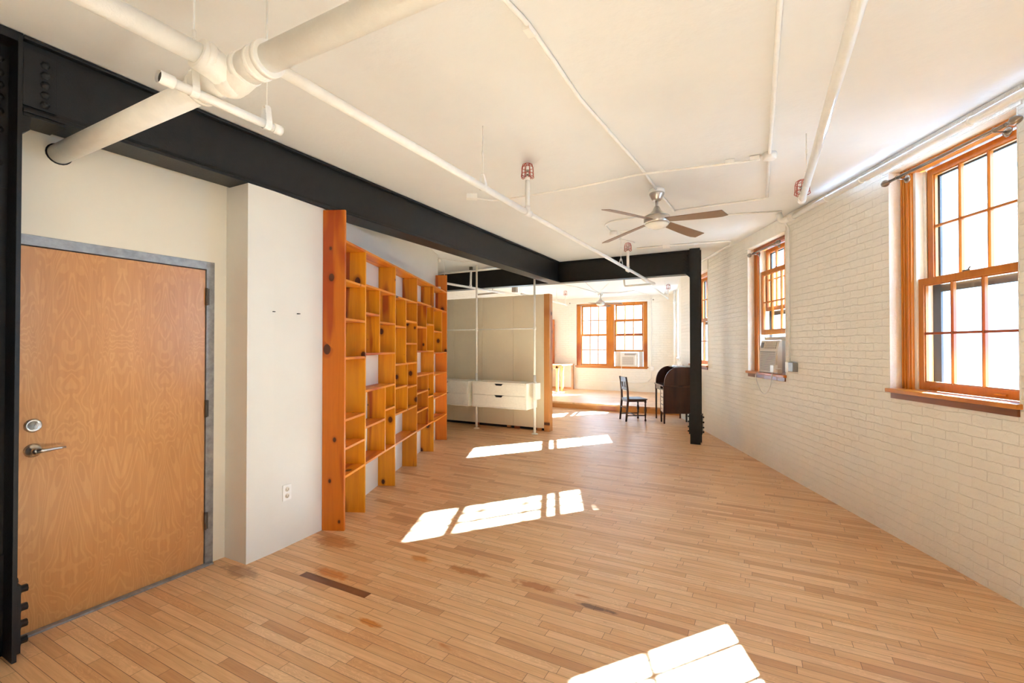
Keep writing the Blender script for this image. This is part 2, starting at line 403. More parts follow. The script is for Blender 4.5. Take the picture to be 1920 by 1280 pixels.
# entrance side
DX = -3.41
b = MB()
b.box(-4.1, 0.93, 0, 0.14, 0, CE); b.box(0.93, 1.905, 0, 0.14, 2.10, CE); b.box(1.905, 2.0, 0, 0.14, 0, CE)
struct(b.build('wall_left', 'wall', None, (DX, 0, 0), PI/2), 'cream painted wall around the entrance door', 'wall')
e0 = Vector((-3.2, 2.67, 0)); e1 = Vector((-4.725, 6.256, 0)); nb = -NN*0.12
b = MB().prism([(-3.55, 1.998), (-3.158, 1.998), (-3.16, 2.2), (-3.197, 2.67), (e1.x, e1.y), (e1.x+nb.x, e1.y+nb.y), (-3.55, 2.9)], 0, 2.667)
b.prism([(-3.55, 1.998), (-3.388, 1.998), (-3.388, 3.118), (e1.x, e1.y), (e1.x+nb.x, e1.y+nb.y), (-3.55, 2.9)], 2.667, CE)
struct(b.build('wall_left_angled', 'wallw'), 'white plaster wall stepping out and running behind the shelves', 'wall')
struct(MB().box(-6.42, -6.3, 2.0, 14.3, 0, CE).build('wall_left_far', 'brick'), 'painted brick side wall beyond the partition', 'wall')
struct(MB().box(-6.42, -3.5, 1.9, 2.0, 0, CE).build('wall_hall', 'wall'))
wall_open('wall_back', 'wall', -3.6, 5.4, 0, CE, 0.2, [], (0, -4.1, 0), PI, 'rear wall behind the camera').location = (0, -4.0, 0)
struct(bpy.data.objects['wall_back'])
bpy.data.objects['wall_back'].location = (1.0, -4.0, 0)
struct(MB().box(-60, 80, -60, 90, -7.2, -7.0).build('ground', 'street'), 'pale street far below the windows', 'street')  # out of view; added to make the light from below less blue
fb = thing('building', 'pale building across the street beyond the far windows', 'building')
b_ = MB().box(-40, 30, 33, 45, -7.0, 9.0).build('facade', 'facade', fb)
for i_ in range(-6, 6):
    for z_ in (-4.5, -0.6, 3.3): MB().box(i_*5.0, i_*5.0+1.6, 32.9, 33.1, z_, z_+2.2).build('window', 'acmetal', fb) if abs(i_*5.0+6) < 16 else None
# raised platform at the far end
pf = thing('platform', 'raised strip floor platform under the far window pair', 'platform')
MB().box(-6.3, -1.25, 10.72, 14.15, 0.11, 0.15, 0.004).build('platform_top', 'floor', pf)
MB().box(-6.3, -1.25, 10.73, 14.15, 0.0, 0.11).build('riser', 'tablewood', pf)
pf['kind'] = 'structure'
# smooth plaster lintels over the right hand windows
for k, (a, c) in enumerate(wins[:3] ):
    struct(MB().box(a-0.06, c+0.03, -0.012, 0.0, HEADS[k], CE-0.005, 0.003).build('trim_%d' % (k+1), 'reveal', None, RW_O, RW_A))
# plaster reveals (near and far cheeks, head)
def reveals(n, a, c, z0, z1, loc, rz, depth=0.085):
    b = MB()
    b.box(a-0.002, a+0.004, -0.004, depth, z0, z1); b.box(c-0.004, c+0.002, -0.004, depth, z0, z1); b.box(a, c, -0.004, depth, z1-0.004, z1+0.002)
    struct(b.build('trim_%d' % n, 'reveal', None, loc, rz))
for k, (a, c) in enumerate(wins): reveals(4+k, a, c, WZ0, HEADS[k], RW_O, RW_A)
reveals(10, -2.72, -1.70, 1.2, 2.93, P1, A12)

# ------------------------------------------------------------------ windows
def sash(name, parent, x0, x1, z0, z1, y, cols=3, rows=2, st=0.052, br=0.06, tr=0.05, mt=0.020, th=0.036, lug=False):
    b = MB()
    b.box(x0, x0+st, y, y+th, z0, z1, 0.003); b.box(x1-st, x1, y, y+th, z0, z1, 0.003)
    b.box(x0+st, x1-st, y, y+th, z0, z0+br, 0.002); b.box(x0+st, x1-st, y, y+th, z1-tr, z1, 0.002)
    gx0, gx1, gz0, gz1 = x0+st, x1-st, z0+br, z1-tr
    # moulded inner edge
    for (a, c, e, f) in ((gx0, gx0+0.008, gz0, gz1), (gx1-0.008, gx1, gz0, gz1), (gx0, gx1, gz0, gz0+0.008), (gx0, gx1, gz1-0.008, gz1)):
        b.box(a, c, y+0.010, y+th-0.006, e, f)
    s = b.build(name, 'win', parent)
    m = MB()
    for i in range(1, cols):
        x = gx0 + (gx1-gx0)*i/cols
        m.prism([(x-mt/2, y+0.012), (x-0.004, y+0.003), (x+0.004, y+0.003), (x+mt/2, y+0.012), (x+mt/2, y+th-0.004), (x-mt/2, y+th-0.004)], gz0, gz1)
    for j in range(1, rows):
        z = gz0 + (gz1-gz0)*j/rows
        m.box(gx0, gx1, y+0.006, y+th-0.006, z-mt*0.42, z+mt*0.42)
    m.build('muntins', 'win', s)
    MB().box(gx0-0.004, gx1+0.004, y+0.020, y+0.023, gz0-0.004, gz1+0.004).build('glass_pane', 'glass', s)
    return s
def window(n, label, a, c, z0, z1, loc, rz, raised=0.0, cl=0.13, cr=0.09, d=0.085, meet=2.04, sill=True, storm=True):
    """double hung window in an opening a..c; frame face at depth d"""
    w_ = bpy.data.objects.new('window_%d' % n, None); COL.objects.link(w_); w_.location = loc; w_.rotation_euler = (0, 0, rz)
    struct(w_, label, 'window')
    b = MB()
    zt = z1 - 0.05
    # casing with moulded steps
    for (x0, x1) in ((a, a+cl-0.02), (c-cr+0.02, c)):
        b.box(x0, x1, d, d+0.05, z0, z1, 0.003)
        ww = x1-x0
        for q in (0.18, 0.42, 0.78): b.box(x0+ww*q-0.006, x0+ww*q+0.008, d-0.008, d+0.005, z0, z1, 0.003)
    b.box(a, c, d, d+0.05, zt, z1, 0.003); b.box(a, c, d-0.008, d+0.005, zt+0.014, zt+0.026, 0.003)
    # jamb box behind the casing
    b.box(a, a+0.03, d+0.05, d+0.17, z0, z1); b.box(c-0.03, c, d+0.05, d+0.17, z0, z1); b.box(a, c, d+0.05, d+0.17, z1-0.03, z1)
    b.box(a, c, d+0.02, d+0.17, z0, z0+0.03)
    b.build('window_frame', 'win', w_)
    x0, x1 = a+cl, c-cr
    j = MB(); j.box(a+cl-0.02, x0+0.004, d+0.02, d+0.15, z0+0.03, zt); j.box(x1-0.004, c-cr+0.02, d+0.02, d+0.15, z0+0.03, zt)
    j.box(a+cl-0.02, x0+0.028, d+0.075, d+0.082, z0+0.03, zt); j.box(x1-0.028, c-cr+0.02, d+0.075, d+0.082, z0+0.03, zt)
    j.build('jamb_liner', 'liner', w_)
    lo = z0 + 0.035
    sash('lower_sash', w_, x0, x1, lo+raised, meet+raised, d+0.035)
    up = sash('upper_sash', w_, x0+0.03, x1-0.03, meet-0.045, zt, d+0.085, br=0.045, tr=0.05)
    lk = MB().box((x0+x1)/2-0.03, (x0+x1)/2+0.03, d+0.04, d+0.07, meet+raised, meet+raised+0.012, 0.003).tube([((x0+x1)/2, d+0.055, meet+raised+0.012), ((x0+x1)/2+0.045, d+0.03, meet+raised+0.024)], 0.005, 8)
    lk.build('sash_lock', 'bronze', w_)
    if raised == 0:
        ll = MB().box(x0+0.12, x0+0.20, d+0.022, d+0.036, lo+0.02, lo+0.032, 0.003).box(x1-0.20, x1-0.12, d+0.022, d+0.036, lo+0.02, lo+0.032, 0.003)
        ll.build('sash_lift', 'win', w_)
    if storm:
        s_ = MB()
        s_.box(x0, x0+0.078, d+0.14, d+0.155, lo, zt); s_.box(x1-0.03, x1, d+0.14, d+0.155, lo, zt)
        s_.box(x0, x1, d+0.14, d+0.155, zt-0.06, zt); s_.box(x0, x1, d+0.14, d+0.155, meet-0.105, meet-0.05)
        s_.build('storm_frame', 'storm', w_)
    if sill:
        s2 = MB().box(a-0.015, c+0.012, -0.035, d+0.05, z0+0.0, z0+0.032, 0.008)
        s2.build('window_sill', 'winh', w_)
        s3 = MB().box(a+0.02, c-0.005, -0.014, 0.03, z0-0.045, z0, 0.003)
        s3.build('apron', 'apron', w_)
    return w_
window(1, 'large near window of six over six panes in the right brick wall', wins[0][0], wins[0][1], WZ0, WZ1, RW_O, RW_A)
window(2, 'window with raised lower sash over the air conditioner', wins[1][0], wins[1][1], WZ0, HEADS[1], RW_O, RW_A, raised=0.49)
window(3, 'narrow strip of window just right of the black column', wins[2][0], wins[2][1], WZ0, HEADS[2], RW_O, RW_A)
w4 = window(4, 'white painted window beyond the roll top desk', -2.72, -1.70, 1.2, 2.93, P1, A12)
for o_ in w4.children_recursive:
    if o_.type == 'MESH' and o_.name.split('.')[0] in ('window_frame', 'window_sill', 'apron', 'lower_sash', 'upper_sash', 'muntins'):
        o_.data.materials[0] = MT['liner']
for k in (3, 4): window(2+k, 'window behind the camera', wins[k][0], wins[k][1], WZ0, WZ1, RW_O, RW_A)
# far pair
FW = bpy.data.objects.new('window_8', None); COL.objects.link(FW); FW.location = (0, FY, 0); struct(FW, 'pair of double hung windows in the far wall', 'window')
b = MB(); d = 0.05; z0, z1 = 0.87, 2.87
b.box(-5.17, -5.04, d, d+0.05, z0, z1, 0.003); b.box(-3.05, -2.93, d, d+0.05, z0, z1, 0.003)
b.box(-4.17, -3.96, d-0.015, d+0.16, z0, z1, 0.003)
b.box(-5.17, -2.93, d, d+0.05, z1-0.06, z1, 0.003); b.box(-5.17, -2.93, d+0.05, d+0.17, z1-0.03, z1); b.box(-5.17, -2.93, d, d+0.17, z0, z0+0.03)
for q in (-5.13, -5.08, -3.01, -2.97, -4.13, -4.0): b.box(q-0.006, q+0.006, d-0.022 if -4.2 < q < -3.9 else d-0.008, d+0.004, z0, z1, 0.002)
b.build('window_frame', 'win', FW)
for (x0, x1, rs) in ((-5.05, -4.16, 0.0), (-3.95, -3.05, 0.44)):
    sash('lower_sash', FW, x0, x1, z0+0.035+rs, 1.90+rs, d+0.02, mt=0.032, st=0.045)
    sash('upper_sash', FW, x0+0.015, x1-0.015, 1.86, z1-0.05, d+0.07, mt=0.032, st=0.045, br=0.045, tr=0.04)
j = MB()
for x in (-5.045, -4.17, -3.96, -3.055): j.box(x-0.008, x+0.012, d+0.018, d+0.12, z0+0.03, z1-0.05)
j.build('jamb_liner', 'liner', FW)
MB().box(-5.20, -2.90, -0.03, d+0.03, z0, z0+0.035, 0.006).box(-5.17, -2.93, -0.008, 0.02, z0-0.03, z0).build('window_sill', 'winh', FW)
# curtain rods
def curtain_rod(label, s0, s1, z, group=None):
    t = thing('curtain_rod', label, 'curtain rod', rw(0, 0), RW_A, 'curtain rods over the right hand windows')
    x0, x1 = -s0, -s1
    MB().tube([(x0, -0.075, z), (x1, -0.075, z)], 0.011, 12).build('rod', 'bronze', t)
    for x, sg in ((x0, -1), (x1, 1)):
        prof = [(0.008, 0), (0.014, 0.008), (0.008, 0.016), (0.012, 0.022), (0.026, 0.045), (0.028, 0.058), (0.022, 0.078), (0.010, 0.092), (0.0, 0.096)]
        MB().lathe(prof, 16, along((x, -0.075, z), (x+sg, -0.075, z))).build('finial', 'bronze', t)
    for x in (x0+0.07, x1-0.07):
        b = MB().tube([(x, 0.0, z-0.012), (x, -0.06, z-0.012), (x, -0.075, z-0.012)], 0.005, 8)
        b.lathe([(0.03, 0), (0.03, 0.005), (0.016, 0.012), (0.008, 0.014)], 16, along((x, 0.0, z-0.012), (x, -1, z-0.012)))
        b.tube([(x, -0.075+0.015*math.cos(a), z+0.015*math.sin(a)) for a in [i*PI/6 for i in range(12)]], 0.003, 6, closed=True)
        b.build('bracket', 'bronze', t)
    return t
curtain_rod('pewter curtain rod over the large near window', 3.88, 2.95, 2.82)
curtain_rod('pewter curtain rod over the air conditioner window', 6.44, 5.76, 2.745)

# ------------------------------------------------------------------ black steel frame
def bolts(parent, pts, axis, r=0.013, h=0.022, name='bolt'):
    for p in pts:
        a = Vector(p); MB().lathe([(r*1.5, 0), (r*1.5, 0.004), (r, 0.005), (r, h), (0, h)], 6, along(a, a+Vector(axis))).build(name, 'steel', parent)
bm_ = thing('steel_beam', 'long black riveted steel beam running from the left column to the crossing beam', 'beam')
BX0, BX1, BZ0, BZ1 = -3.385, -3.163, 2.67, 3.045
b = MB(); bc = (BX0+BX1)/2; y0, y1 = 0.872, 7.80
b.box(BX0, BX1, y0, y1, BZ0, BZ0+0.018, 0.003); b.box(BX0, BX1, y0, y1, BZ1-0.018, BZ1, 0.003)
b.box(bc-0.035, bc+0.075, y0, y1, BZ0+0.018, BZ1-0.018)
b.prism([(BX1, BZ0+0.018), (BX1-0.03, BZ0+0.018), (bc+0.075, BZ0+0.05), (bc+0.02, BZ0+0.018)][::-1], y0, y1, 'y')
b.build('beam_body', 'steel', bm_)
b = MB().box(bc+0.075, bc+0.088, 0.875, 1.0, BZ0+0.04, BZ1-0.05, 0.003); b.build('connection_plate', 'steel', bm_)
bolts(bm_, [(bc+0.088, 0.955, z) for z in (2.74, 2.79, 2.84, 2.89, 2.94)], (1, 0, 0))
b = MB().box(BX0+0.02, BX1-0.01, 0.875, 1.03, BZ0-0.016, BZ0, 0.003); b.build('seat_plate', 'steel', bm_)
cb = thing('steel_beam', 'black steel crossing beam from the partition side to the slim column', 'beam')
b = MB(); y0, y1 = 7.805, 7.995
for (x0, x1) in ((-6.3, -0.952),):
    b.box(x0, x1, y0, y1, BZ0, BZ0+0.016, 0.003); b.box(x0, x1, y0, y1, BZ1-0.016, BZ1, 0.003); b.box(x0, x1, y0+0.03, y1-0.06, BZ0+0.016, BZ1-0.016)
b.build('beam_body', 'steel', cb)
b = MB().box(-1.06, -0.955, y0+0.015, y0+0.03, BZ0+0.03, BZ1-0.03, 0.002); b.build('connection_plate', 'steel', cb)
bolts(cb, [(-1.0, y0+0.015, z) for z in (2.72, 2.78, 2.84, 2.90, 2.96)] + [(-1.04, y0+0.015, z) for z in (2.75, 2.81, 2.87, 2.93)], (0, -1, 0), 0.009, 0.014)

lc = thing('steel_column', 'black bolted steel column at the left edge beside the door', 'column')
b = MB()
b.box(-3.38, -3.16, 0.850, 0.868, 0, CE-0.005, 0.003); b.box(-3.38, -3.16, 0.60, 0.618, 0, CE-0.005, 0.003); b.box(-3.30, -3.285, 0.618, 0.850, 0, CE-0.005)
b.box(-3.38, -3.163, 0.55, 0.851, 3.0, 3.045)
b.build('column_body', 'steel', lc)
b = MB().box(-3.285, -3.272, 0.76, 0.85, 2.30, CE-0.02, 0.002).box(-3.285, -3.272, 0.72, 0.85, 0.02, 0.50, 0.002)
b.build('angle_plate', 'steel', lc)
bolts(lc, [(-3.272, 0.815, z) for z in (2.42, 2.58, 2.67, 2.74, 2.80, 2.86, 2.93)] + [(-3.272, 0.815, z) for z in (0.12, 0.21, 0.30, 0.39)] + [(-3.272, 0.765, z) for z in (0.12, 0.21, 0.30, 0.39)], (1, 0, 0))
b = MB().box(-3.37, -3.17, 0.868, 0.884, 0.03, 0.36, 0.003); b.build('base_plate', 'steel', lc)
bolts(lc, [(-3.33, 0.884, z) for z in (0.08, 0.16, 0.24, 0.33)] + [(-3.20, 0.884, z) for z in (0.08, 0.16, 0.24, 0.33)], (0, 1, 0), 0.018, 0.03)
b = MB().prism([(0.868, 2.56), (0.90, 2.59), (0.905, 2.67), (0.868, 2.67)], -3.34, -3.18, 'x'); b.build('bracket', 'steel', lc)

rc = thing('steel_column', 'slim black steel column standing beside the roll top desk', 'column')
b = MB()
b.box(-0.945, -0.795, 7.70, 7.716, 0, CE-0.005, 0.002); b.box(-0.945, -0.795, 7.885, 7.90, 0, CE-0.005, 0.002); b.box(-0.878, -0.862, 7.716, 7.885, 0, CE-0.005)
b.build('column_body', 'steel', rc)
MB().box(-0.965, -0.945, 7.715, 7.885, 0.15, 0.46, 0.002).build('base_plate', 'steel', rc)
MB().box(-0.795, -0.775, 7.715, 7.885, 0.15, 0.46, 0.002).build('base_plate', 'steel', rc)
bolts(rc, [(-0.775, 7.76, z) for z in (0.19, 0.26, 0.34, 0.42)], (1, 0, 0), 0.014, 0.028)
bolts(rc, [(-0.965, 7.76, z) for z in (0.19, 0.26, 0.34, 0.42)], (-1, 0, 0), 0.014, 0.022)
MB().prism([(-0.945, 2.60), (-0.945, 2.67), (-1.02, 2.67)], 7.72, 7.88, 'y').build('bracket', 'steel', rc)

# ------------------------------------------------------------------ entrance door
dr = bpy.data.objects.new('door_1', None); COL.objects.link(dr); dr.location = (DX, 0, 0); dr.rotation_euler = (0, 0, PI/2); struct(dr, 'flush birch veneer entrance door in a grey steel frame', 'door')
leaf = MB().box(0.925, 1.858, 0.006, 0.05, 0.006, 2.052, 0.002).build('door_leaf', 'door', dr)
b = MB()
b.box(1.862, 1.915, -0.004, 0.12, 0, 2.112, 0.003); b.box(0.88, 1.862, -0.004, 0.12, 2.057, 2.112, 0.003); b.box(0.86, 0.921, -0.004, 0.12, 0, 2.112, 0.003)
b.box(1.845, 1.865, 0.05, 0.12, 0, 2.06); b.box(0.92, 1.86, 0.05, 0.12, 2.045, 2.06)
b.build('door_frame', 'galv', dr)
for z in (1.866, 1.086, 0.305):
    b = MB().tube([(1.862, -0.004, z-0.06), (1.862, -0.004, z+0.06)], 0.009, 10).box(1.862, 1.878, -0.008, 0.002, z-0.057, z+0.057)
    b.build('hinge', 'hinge', dr)
b = MB().lathe([(0.036, 0), (0.036, 0.004), (0.031, 0.012), (0.026, 0.013), (0.022, 0.010), (0, 0.010)], 28, along((0.99, 0.006, 1.098), (0.99, -1, 1.098)))
b.box(-0.004, 0.004, -0.030, -0.008, -0.016, 0.016, 0.003, Matrix.Translation((0.997, 0, 1.098)) @ Matrix.Rotation(math.radians(20), 4, 'Y'))
b.build('deadbolt', 'nickel', dr)
b = MB().lathe([(0.036, 0), (0.036, 0.005), (0.026, 0.016), (0.014, 0.018), (0.012, 0.045), (0.014, 0.052), (0, 0.053)], 28, along((0.99, 0.006, 0.965), (0.99, -1, 0.965)))
b.tube([(0.99, -0.042, 0.965), (1.03, -0.044, 0.965), (1.08, -0.040, 0.966), (1.11, -0.036, 0.967)], [0.013, 0.010, 0.008, 0.005], 12)
b.build('lever_handle', 'nickel', dr)
struct(MB().box(-3.41, -3.37, 0.93, 1.9, 0, 0.012, 0.003).build('trim_11', 'galv'))

# outlet and wall fixings on the bump
def outlet(label, cx, z, loc, rz, w_=0.072, h=0.118):
    t = thing('power_outlet', label, 'outlet', loc, rz)
    MB().box(cx-w_/2, cx+w_/2, -0.006, 0, z-h/2, z+h/2, 0.002).build('cover_plate', 'plastic', t)
    for dz in (-0.024, 0.024):
        MB().lathe([(0.017, 0), (0.017, 0.002), (0, 0.002)], 16, along((cx, -0.006, z+dz), (cx, -1, z+dz))).build('socket', 'cream', t)
    for dz in (-0.024, 0.024):
        b = MB()
        for dx in (-0.006, 0.006): b.box(cx+dx-0.001, cx+dx+0.001, -0.0088, -0.0078, z+dz-0.004, z+dz+0.005)
        b.box(cx-0.002, cx+0.002, -0.0088, -0.0078, z+dz-0.012, z+dz-0.008)
        b.build('slot', 'black', t)
    return t
outlet('white double power outlet low on the plaster wall beside the shelves', 2.317, 0.413, (-3.165, 0, 0), PI/2)
for k, (y, z) in enumerate(((2.198, 1.776), (2.409, 1.773))):
    o = MB().box(y-0.009, y+0.009, -0.014, 0.004, z-0.003, z+0.003).build('wall_anchor', 'black', None, (-3.165, 0, 0), PI/2)
    tag(o, ['small dark wall anchor, left one on the white wall', 'small dark wall anchor, right one on the white wall'][k], 'wall anchor', 'wall anchors')

# ------------------------------------------------------------------ built-in bookshelf (local x along the wall, y into it)
bk = thing('bookshelf', 'tall orange varnished pine shelving with irregular cells along the left wall', 'bookshelf', (-3.022, 2.741, 0), math.atan2(D2.y, D2.x))
DP = 0.188; T = 0.02
MB().box(-0.006, 0.022, 0, DP, 0, 2.652, 0.002).build('end_panel', 'pine_end', bk)['label'] = 'tall orange end panel'
MB().box(3.73, 3.755, 0, DP, 0, 2.68, 0.002).build('end_panel', 'pine_end', bk)
U = [0.02, 0.43, 1.245, 2.065, 2.90, 3.73]
for u in U[1:5]: MB().box(u-T/2, u+T/2, 0, DP, 0, 2.385, 0.001).build('upright', 'pinev', bk)
for i in range(5):
    MB().box(U[i], U[i+1], 0, DP, 2.385, 2.405, 0.001).build('top_board', 'pineh', bk)
def sh(u0, u1, z): MB().box(u0+T/2, u1-T/2, 0.002, DP, z-T/2, z+T/2, 0.001).build('shelf', 'pineh', bk)
def dv(u, z0, z1): MB().box(u-T/2, u+T/2, 0.001, DP, z0+T/2, z1-T/2, 0.001).build('divider', 'pinev', bk)
for z in (2.07, 1.746, 1.419, 0.904, 0.666, 0.435): sh(0.012, U[1], z)
for z in (2.085, 1.446, 1.105, 0.44): sh(U[1], U[2], z)
dv(0.785, 1.446, 2.085); sh(U[1], 0.785, 1.826); sh(0.785, U[2], 1.76); dv(0.945, 0.44, 1.105); sh(U[1], 0.945, 0.77); sh(0.945, U[2], 0.86)
for z in (2.07, 1.315, 0.767, 0.44): sh(U[2], U[3], z)
dv(1.62, 1.315, 2.07); sh(U[2], 1.62, 1.741); sh(1.62, U[3], 1.82); sh(1.62, U[3], 1.551); dv(1.68, 0.767, 1.315); sh(U[2], 1.68, 1.055); sh(1.68, U[3], 1.029)
for z in (2.088, 1.45, 1.135, 0.436): sh(U[3], U[4], z)
dv(2.52, 1.45, 2.088); sh(U[3], 2.52, 1.773); sh(2.52, U[4], 1.826); dv(2.60, 0.436, 1.135); sh(U[3], 2.60, 0.912); sh(U[3], 2.60, 0.675); sh(2.60, U[4], 0.813)
for z in (2.077, 1.42, 1.10, 0.756, 0.42): sh(U[4], 3.74, z)
dv(3.41, 1.42, 2.077); sh(U[4], 3.41, 1.739)

# ------------------------------------------------------------------ partition, poles, hanging drawer units
pt = thing('partition', 'beige panelled partition standing under the crossing beam', 'partition')
PY = 7.62
for (x0, x1) in ((-6.15, -5.36), (-5.355, -4.70), (-4.695, -4.02), (-4.015, -3.392)):
    MB().box(x0, x1, PY, PY+0.012, 0.055, 2.455, 0.001).build('panel', 'part', pt)
MB().box(-6.15, -3.40, PY+0.012, PY+0.11, 0.05, 2.45).build('core', 'part', pt)
MB().box(-6.15, -3.40, PY+0.11, PY+0.122, 0.05, 2.455).build('panel', 'part', pt)
MB().box(-3.392, -3.285, PY-0.012, PY+0.124, 0.0, 2.458, 0.003).build('end_post', 'postwood', pt)['label'] = 'raw pine end post'
MB().box(-6.15, -3.395, PY+0.05, PY+0.10, 0.0, 0.05).build('base_gap_board', 'black', pt)  # black strip stands in for the shade in the gap under the panels
for x, hw in ((-4.82, 0.03), (-4.12, 0.035), (-3.95, 0.05), (-3.50, 0.04)): MB().box(x-hw, x+hw, PY+0.006, PY+0.05, 0.0, 0.05, 0.002).build('support_block', 'postwood', pt)
for x, top, lb in ((-4.620, 3.045, 'white floor to ceiling tension pole between the two drawer units'), (-3.432, 3.045, 'white tension pole near the end of the partition, right of the drawer unit')):
    t = thing('tension_pole', lb, 'pole', (x, 7.30, 0), 0, 'white tension poles of the hanging storage')
    MB().tube([(0, 0, 0.03), (0, 0, 1.02)], 0.023, 16).tube([(0, 0, 1.0), (0, 0, top-0.01)], 0.018, 16).build('pole_tube', 'white', t)
    MB().lathe([(0.058, 0), (0.058, 0.006), (0.03, 0.018), (0.012, 0.022), (0.012, 0.035), (0, 0.035)], 24).build('foot', 'white', t)
    MB().lathe([(0.026, 1.80), (0.026, 1.86)], 16).build('collar', 'white', t)
for x0, x1, lb in ((-4.597, -3.455, 'thin white crossbar between the two tension poles'), (-5.70, -4.643, 'thin white crossbar left of the middle tension pole')):
    tag(MB().tube([(x0, 7.30, 1.83), (x1, 7.30, 1.83)], 0.011, 10).build('crossbar', 'white'), lb, 'crossbar', 'crossbars of the hanging storage')
def drawer_unit(x0, x1, label, handles=True):
    t = thing('drawer_unit', label, 'drawer unit', (0, 0, 0), 0, 'hanging white drawer units')
    y0, y1, z0, z1 = 7.09, 7.52, 0.432, 0.885
    b = MB().box(x0, x1, y0, y1, z1-0.022, z1, 0.002).box(x0, x1, y0, y1, z0, z0+0.022, 0.002)
    b.box(x0, x0+0.02, y0, y1, z0+0.022, z1-0.022).box(x1-0.02, x1, y0, y1, z0+0.022, z1-0.022).box(x0+0.02, x1-0.02, y1-0.01, y1, z0+0.022, z1-0.022)
    b.build('carcass', 'white', t)
    zm = (z0+z1)/2; xc = (x0+x1)/2
    for (a, c) in ((z0+0.025, zm-0.003), (zm+0.003, z1-0.026)):
        xa, xb = x0+0.022, x1-0.022
        h = 0.115; dpt = 0.032
        d = MB().prism([(xa, a), (xb, a), (xb, c), (xc+h*0.75, c), (xc+h*0.5, c-dpt), (xc-h*0.5, c-dpt), (xc-h*0.75, c), (xa, c)], y0-0.002, y0+0.016, 'y').build('drawer', 'white', t)
        MB().box(xc-h*0.85, xc+h*0.85, y0+0.017, y0+0.03, c-dpt-0.01, c+0.002).build('finger_slot', 'black', d)
    return t
drawer_unit(-4.583, -3.487, 'white hanging two drawer unit between the poles')
drawer_unit(-5.75, -4.662, 'white hanging drawer unit half hidden by the bookshelf end')
MB_ = MB().box(-3.408, -3.366, 7.19, 7.40, 0.60, 0.885, 0.003).build('support_bracket', 'white'); tag(MB_, 'white boxed bracket hanging on the right tension pole', 'bracket')

# ------------------------------------------------------------------ ceiling fans
def fan(label, loc, ang, drops, R=0.70, scale=1.0):
    t = thing('ceiling_fan', label, 'ceiling fan', loc, 0, 'brushed nickel ceiling fans')
    t.scale = (scale,)*3
    MB().lathe([(0.0, 0.0), (0.075, 0.0), (0.078, -0.022), (0.072, -0.034), (0.0, -0.034)][::-1], 32).build('ceiling_box', 'pipe', t)
    MB().lathe([(0.0, -0.034), (0.070, -0.034), (0.072, -0.045), (0.046, -0.10), (0.036, -0.108), (0, -0.108)][::-1], 32).build('canopy', 'nickel', t)
    MB().tube([(0, 0, -0.10), (0, 0, -0.19)], 0.013, 12).build('downrod', 'nickel', t)
    h = MB().lathe([(0.0, -0.165), (0.022, -0.165), (0.03, -0.18), (0.042, -0.205), (0.07, -0.235), (0.105, -0.254), (0.122, -0.262), (0.124, -0.268)][::-1] , 40)
    h.lathe([(0.120, -0.268), (0.124, -0.272), (0.124, -0.325), (0.118, -0.332), (0.0, -0.332)][::-1], 40)
    h = h.build('motor_housing', 'nickel', t)
    MB().lathe([(0.114, -0.332), (0.108, -0.348), (0.085, -0.367), (0.05, -0.380), (0.0, -0.385)][::-1], 40).build('light_bowl', 'opal', t)
    for k, (a, dz) in enumerate(zip(ang, drops)):
        m = bmesh.new(); b = MB(); prof = []
        n = 10; top = []; bot = []
        for i in range(n+1):
            q = i/n; r = 0.10 + (R-0.10)*q
            wl = 0.045 + 0.030*math.sin(min(1, q*1.1)*PI*0.5); wr = 0.040 + 0.012*q
            if i >= n-1: wl *= (0.96 if i == n-1 else 0.72)
            top.append((r, wl)); bot.append((r, -wr))
        outl = top + bot[::-1]
        b.prism(outl[::-1], -0.003, 0.003)
        o = b.build('blade', 'blade', t)
        o.rotation_mode = 'XYZ'
        o.matrix_basis = Matrix.Translation((0, 0, -0.30)) @ Matrix.Rotation(math.radians(a), 4, 'Z') @ Matrix.Rotation(math.atan2(dz, R), 4, 'Y') @ Matrix.Rotation(math.radians(-13), 4, 'X')
    return t
fan('large brushed nickel ceiling fan with four brown blades and opal bowl', (-0.872, 4.66, CE), (62, 152, 242, 334), (0.05, 0.09, 0.01, 0.085), 0.70)
fan('small distant ceiling fan in front of the far windows', (-3.97, 12.85, CE), (-8, 82, 172, 262), (0.05,)*4, 0.66)

# ------------------------------------------------------------------ sprinkler and waste pipes
def sprinkler(parent, p, up=True, guard=True):
    """upright head with wire guard at point p (top of riser)"""
    x, y, z = p
    b = MB().lathe([(0.014, 0), (0.014, 0.012), (0.009, 0.016), (0.009, 0.022)], 10, Matrix.Translation(p))
    b.tube([(x-0.010, y, z+0.02), (x-0.013, y, z+0.035), (x, y, z+0.05)], 0.003, 6).tube([(x+0.010, y, z+0.02), (x+0.013, y, z+0.035), (x, y, z+0.05)], 0.003, 6)
    b.lathe([(0.020, 0.050), (0.022, 0.053), (0, 0.055)], 12, Matrix.Translation(p))
    h = b.build('sprinkler_head', 'bronze', parent)
    g = MB()
    def ring(r, zz, rr=0.0022): g.tube([(x+r*math.cos(q*PI/10), y+r*math.sin(q*PI/10), z+zz) for q in range(20)], rr, 6, closed=True)
    ring(0.050, 0.022, 0.003); ring(0.047, 0.075, 0.0025); ring(0.016, 0.110, 0.003)
    for k in range(8):
        a = k*PI/4; ca, sa = math.cos(a), math.sin(a)
        pts = [(0.018, 0.0), (0.042, -0.012), (0.055, -0.002), (0.050, 0.022), (0.049, 0.070), (0.040, 0.100), (0.016, 0.111)]
        g.tube([(x+r*ca, y+r*sa, z+q) for r, q in pts], 0.0030, 6)
    g.build('wire_guard', 'red', h)
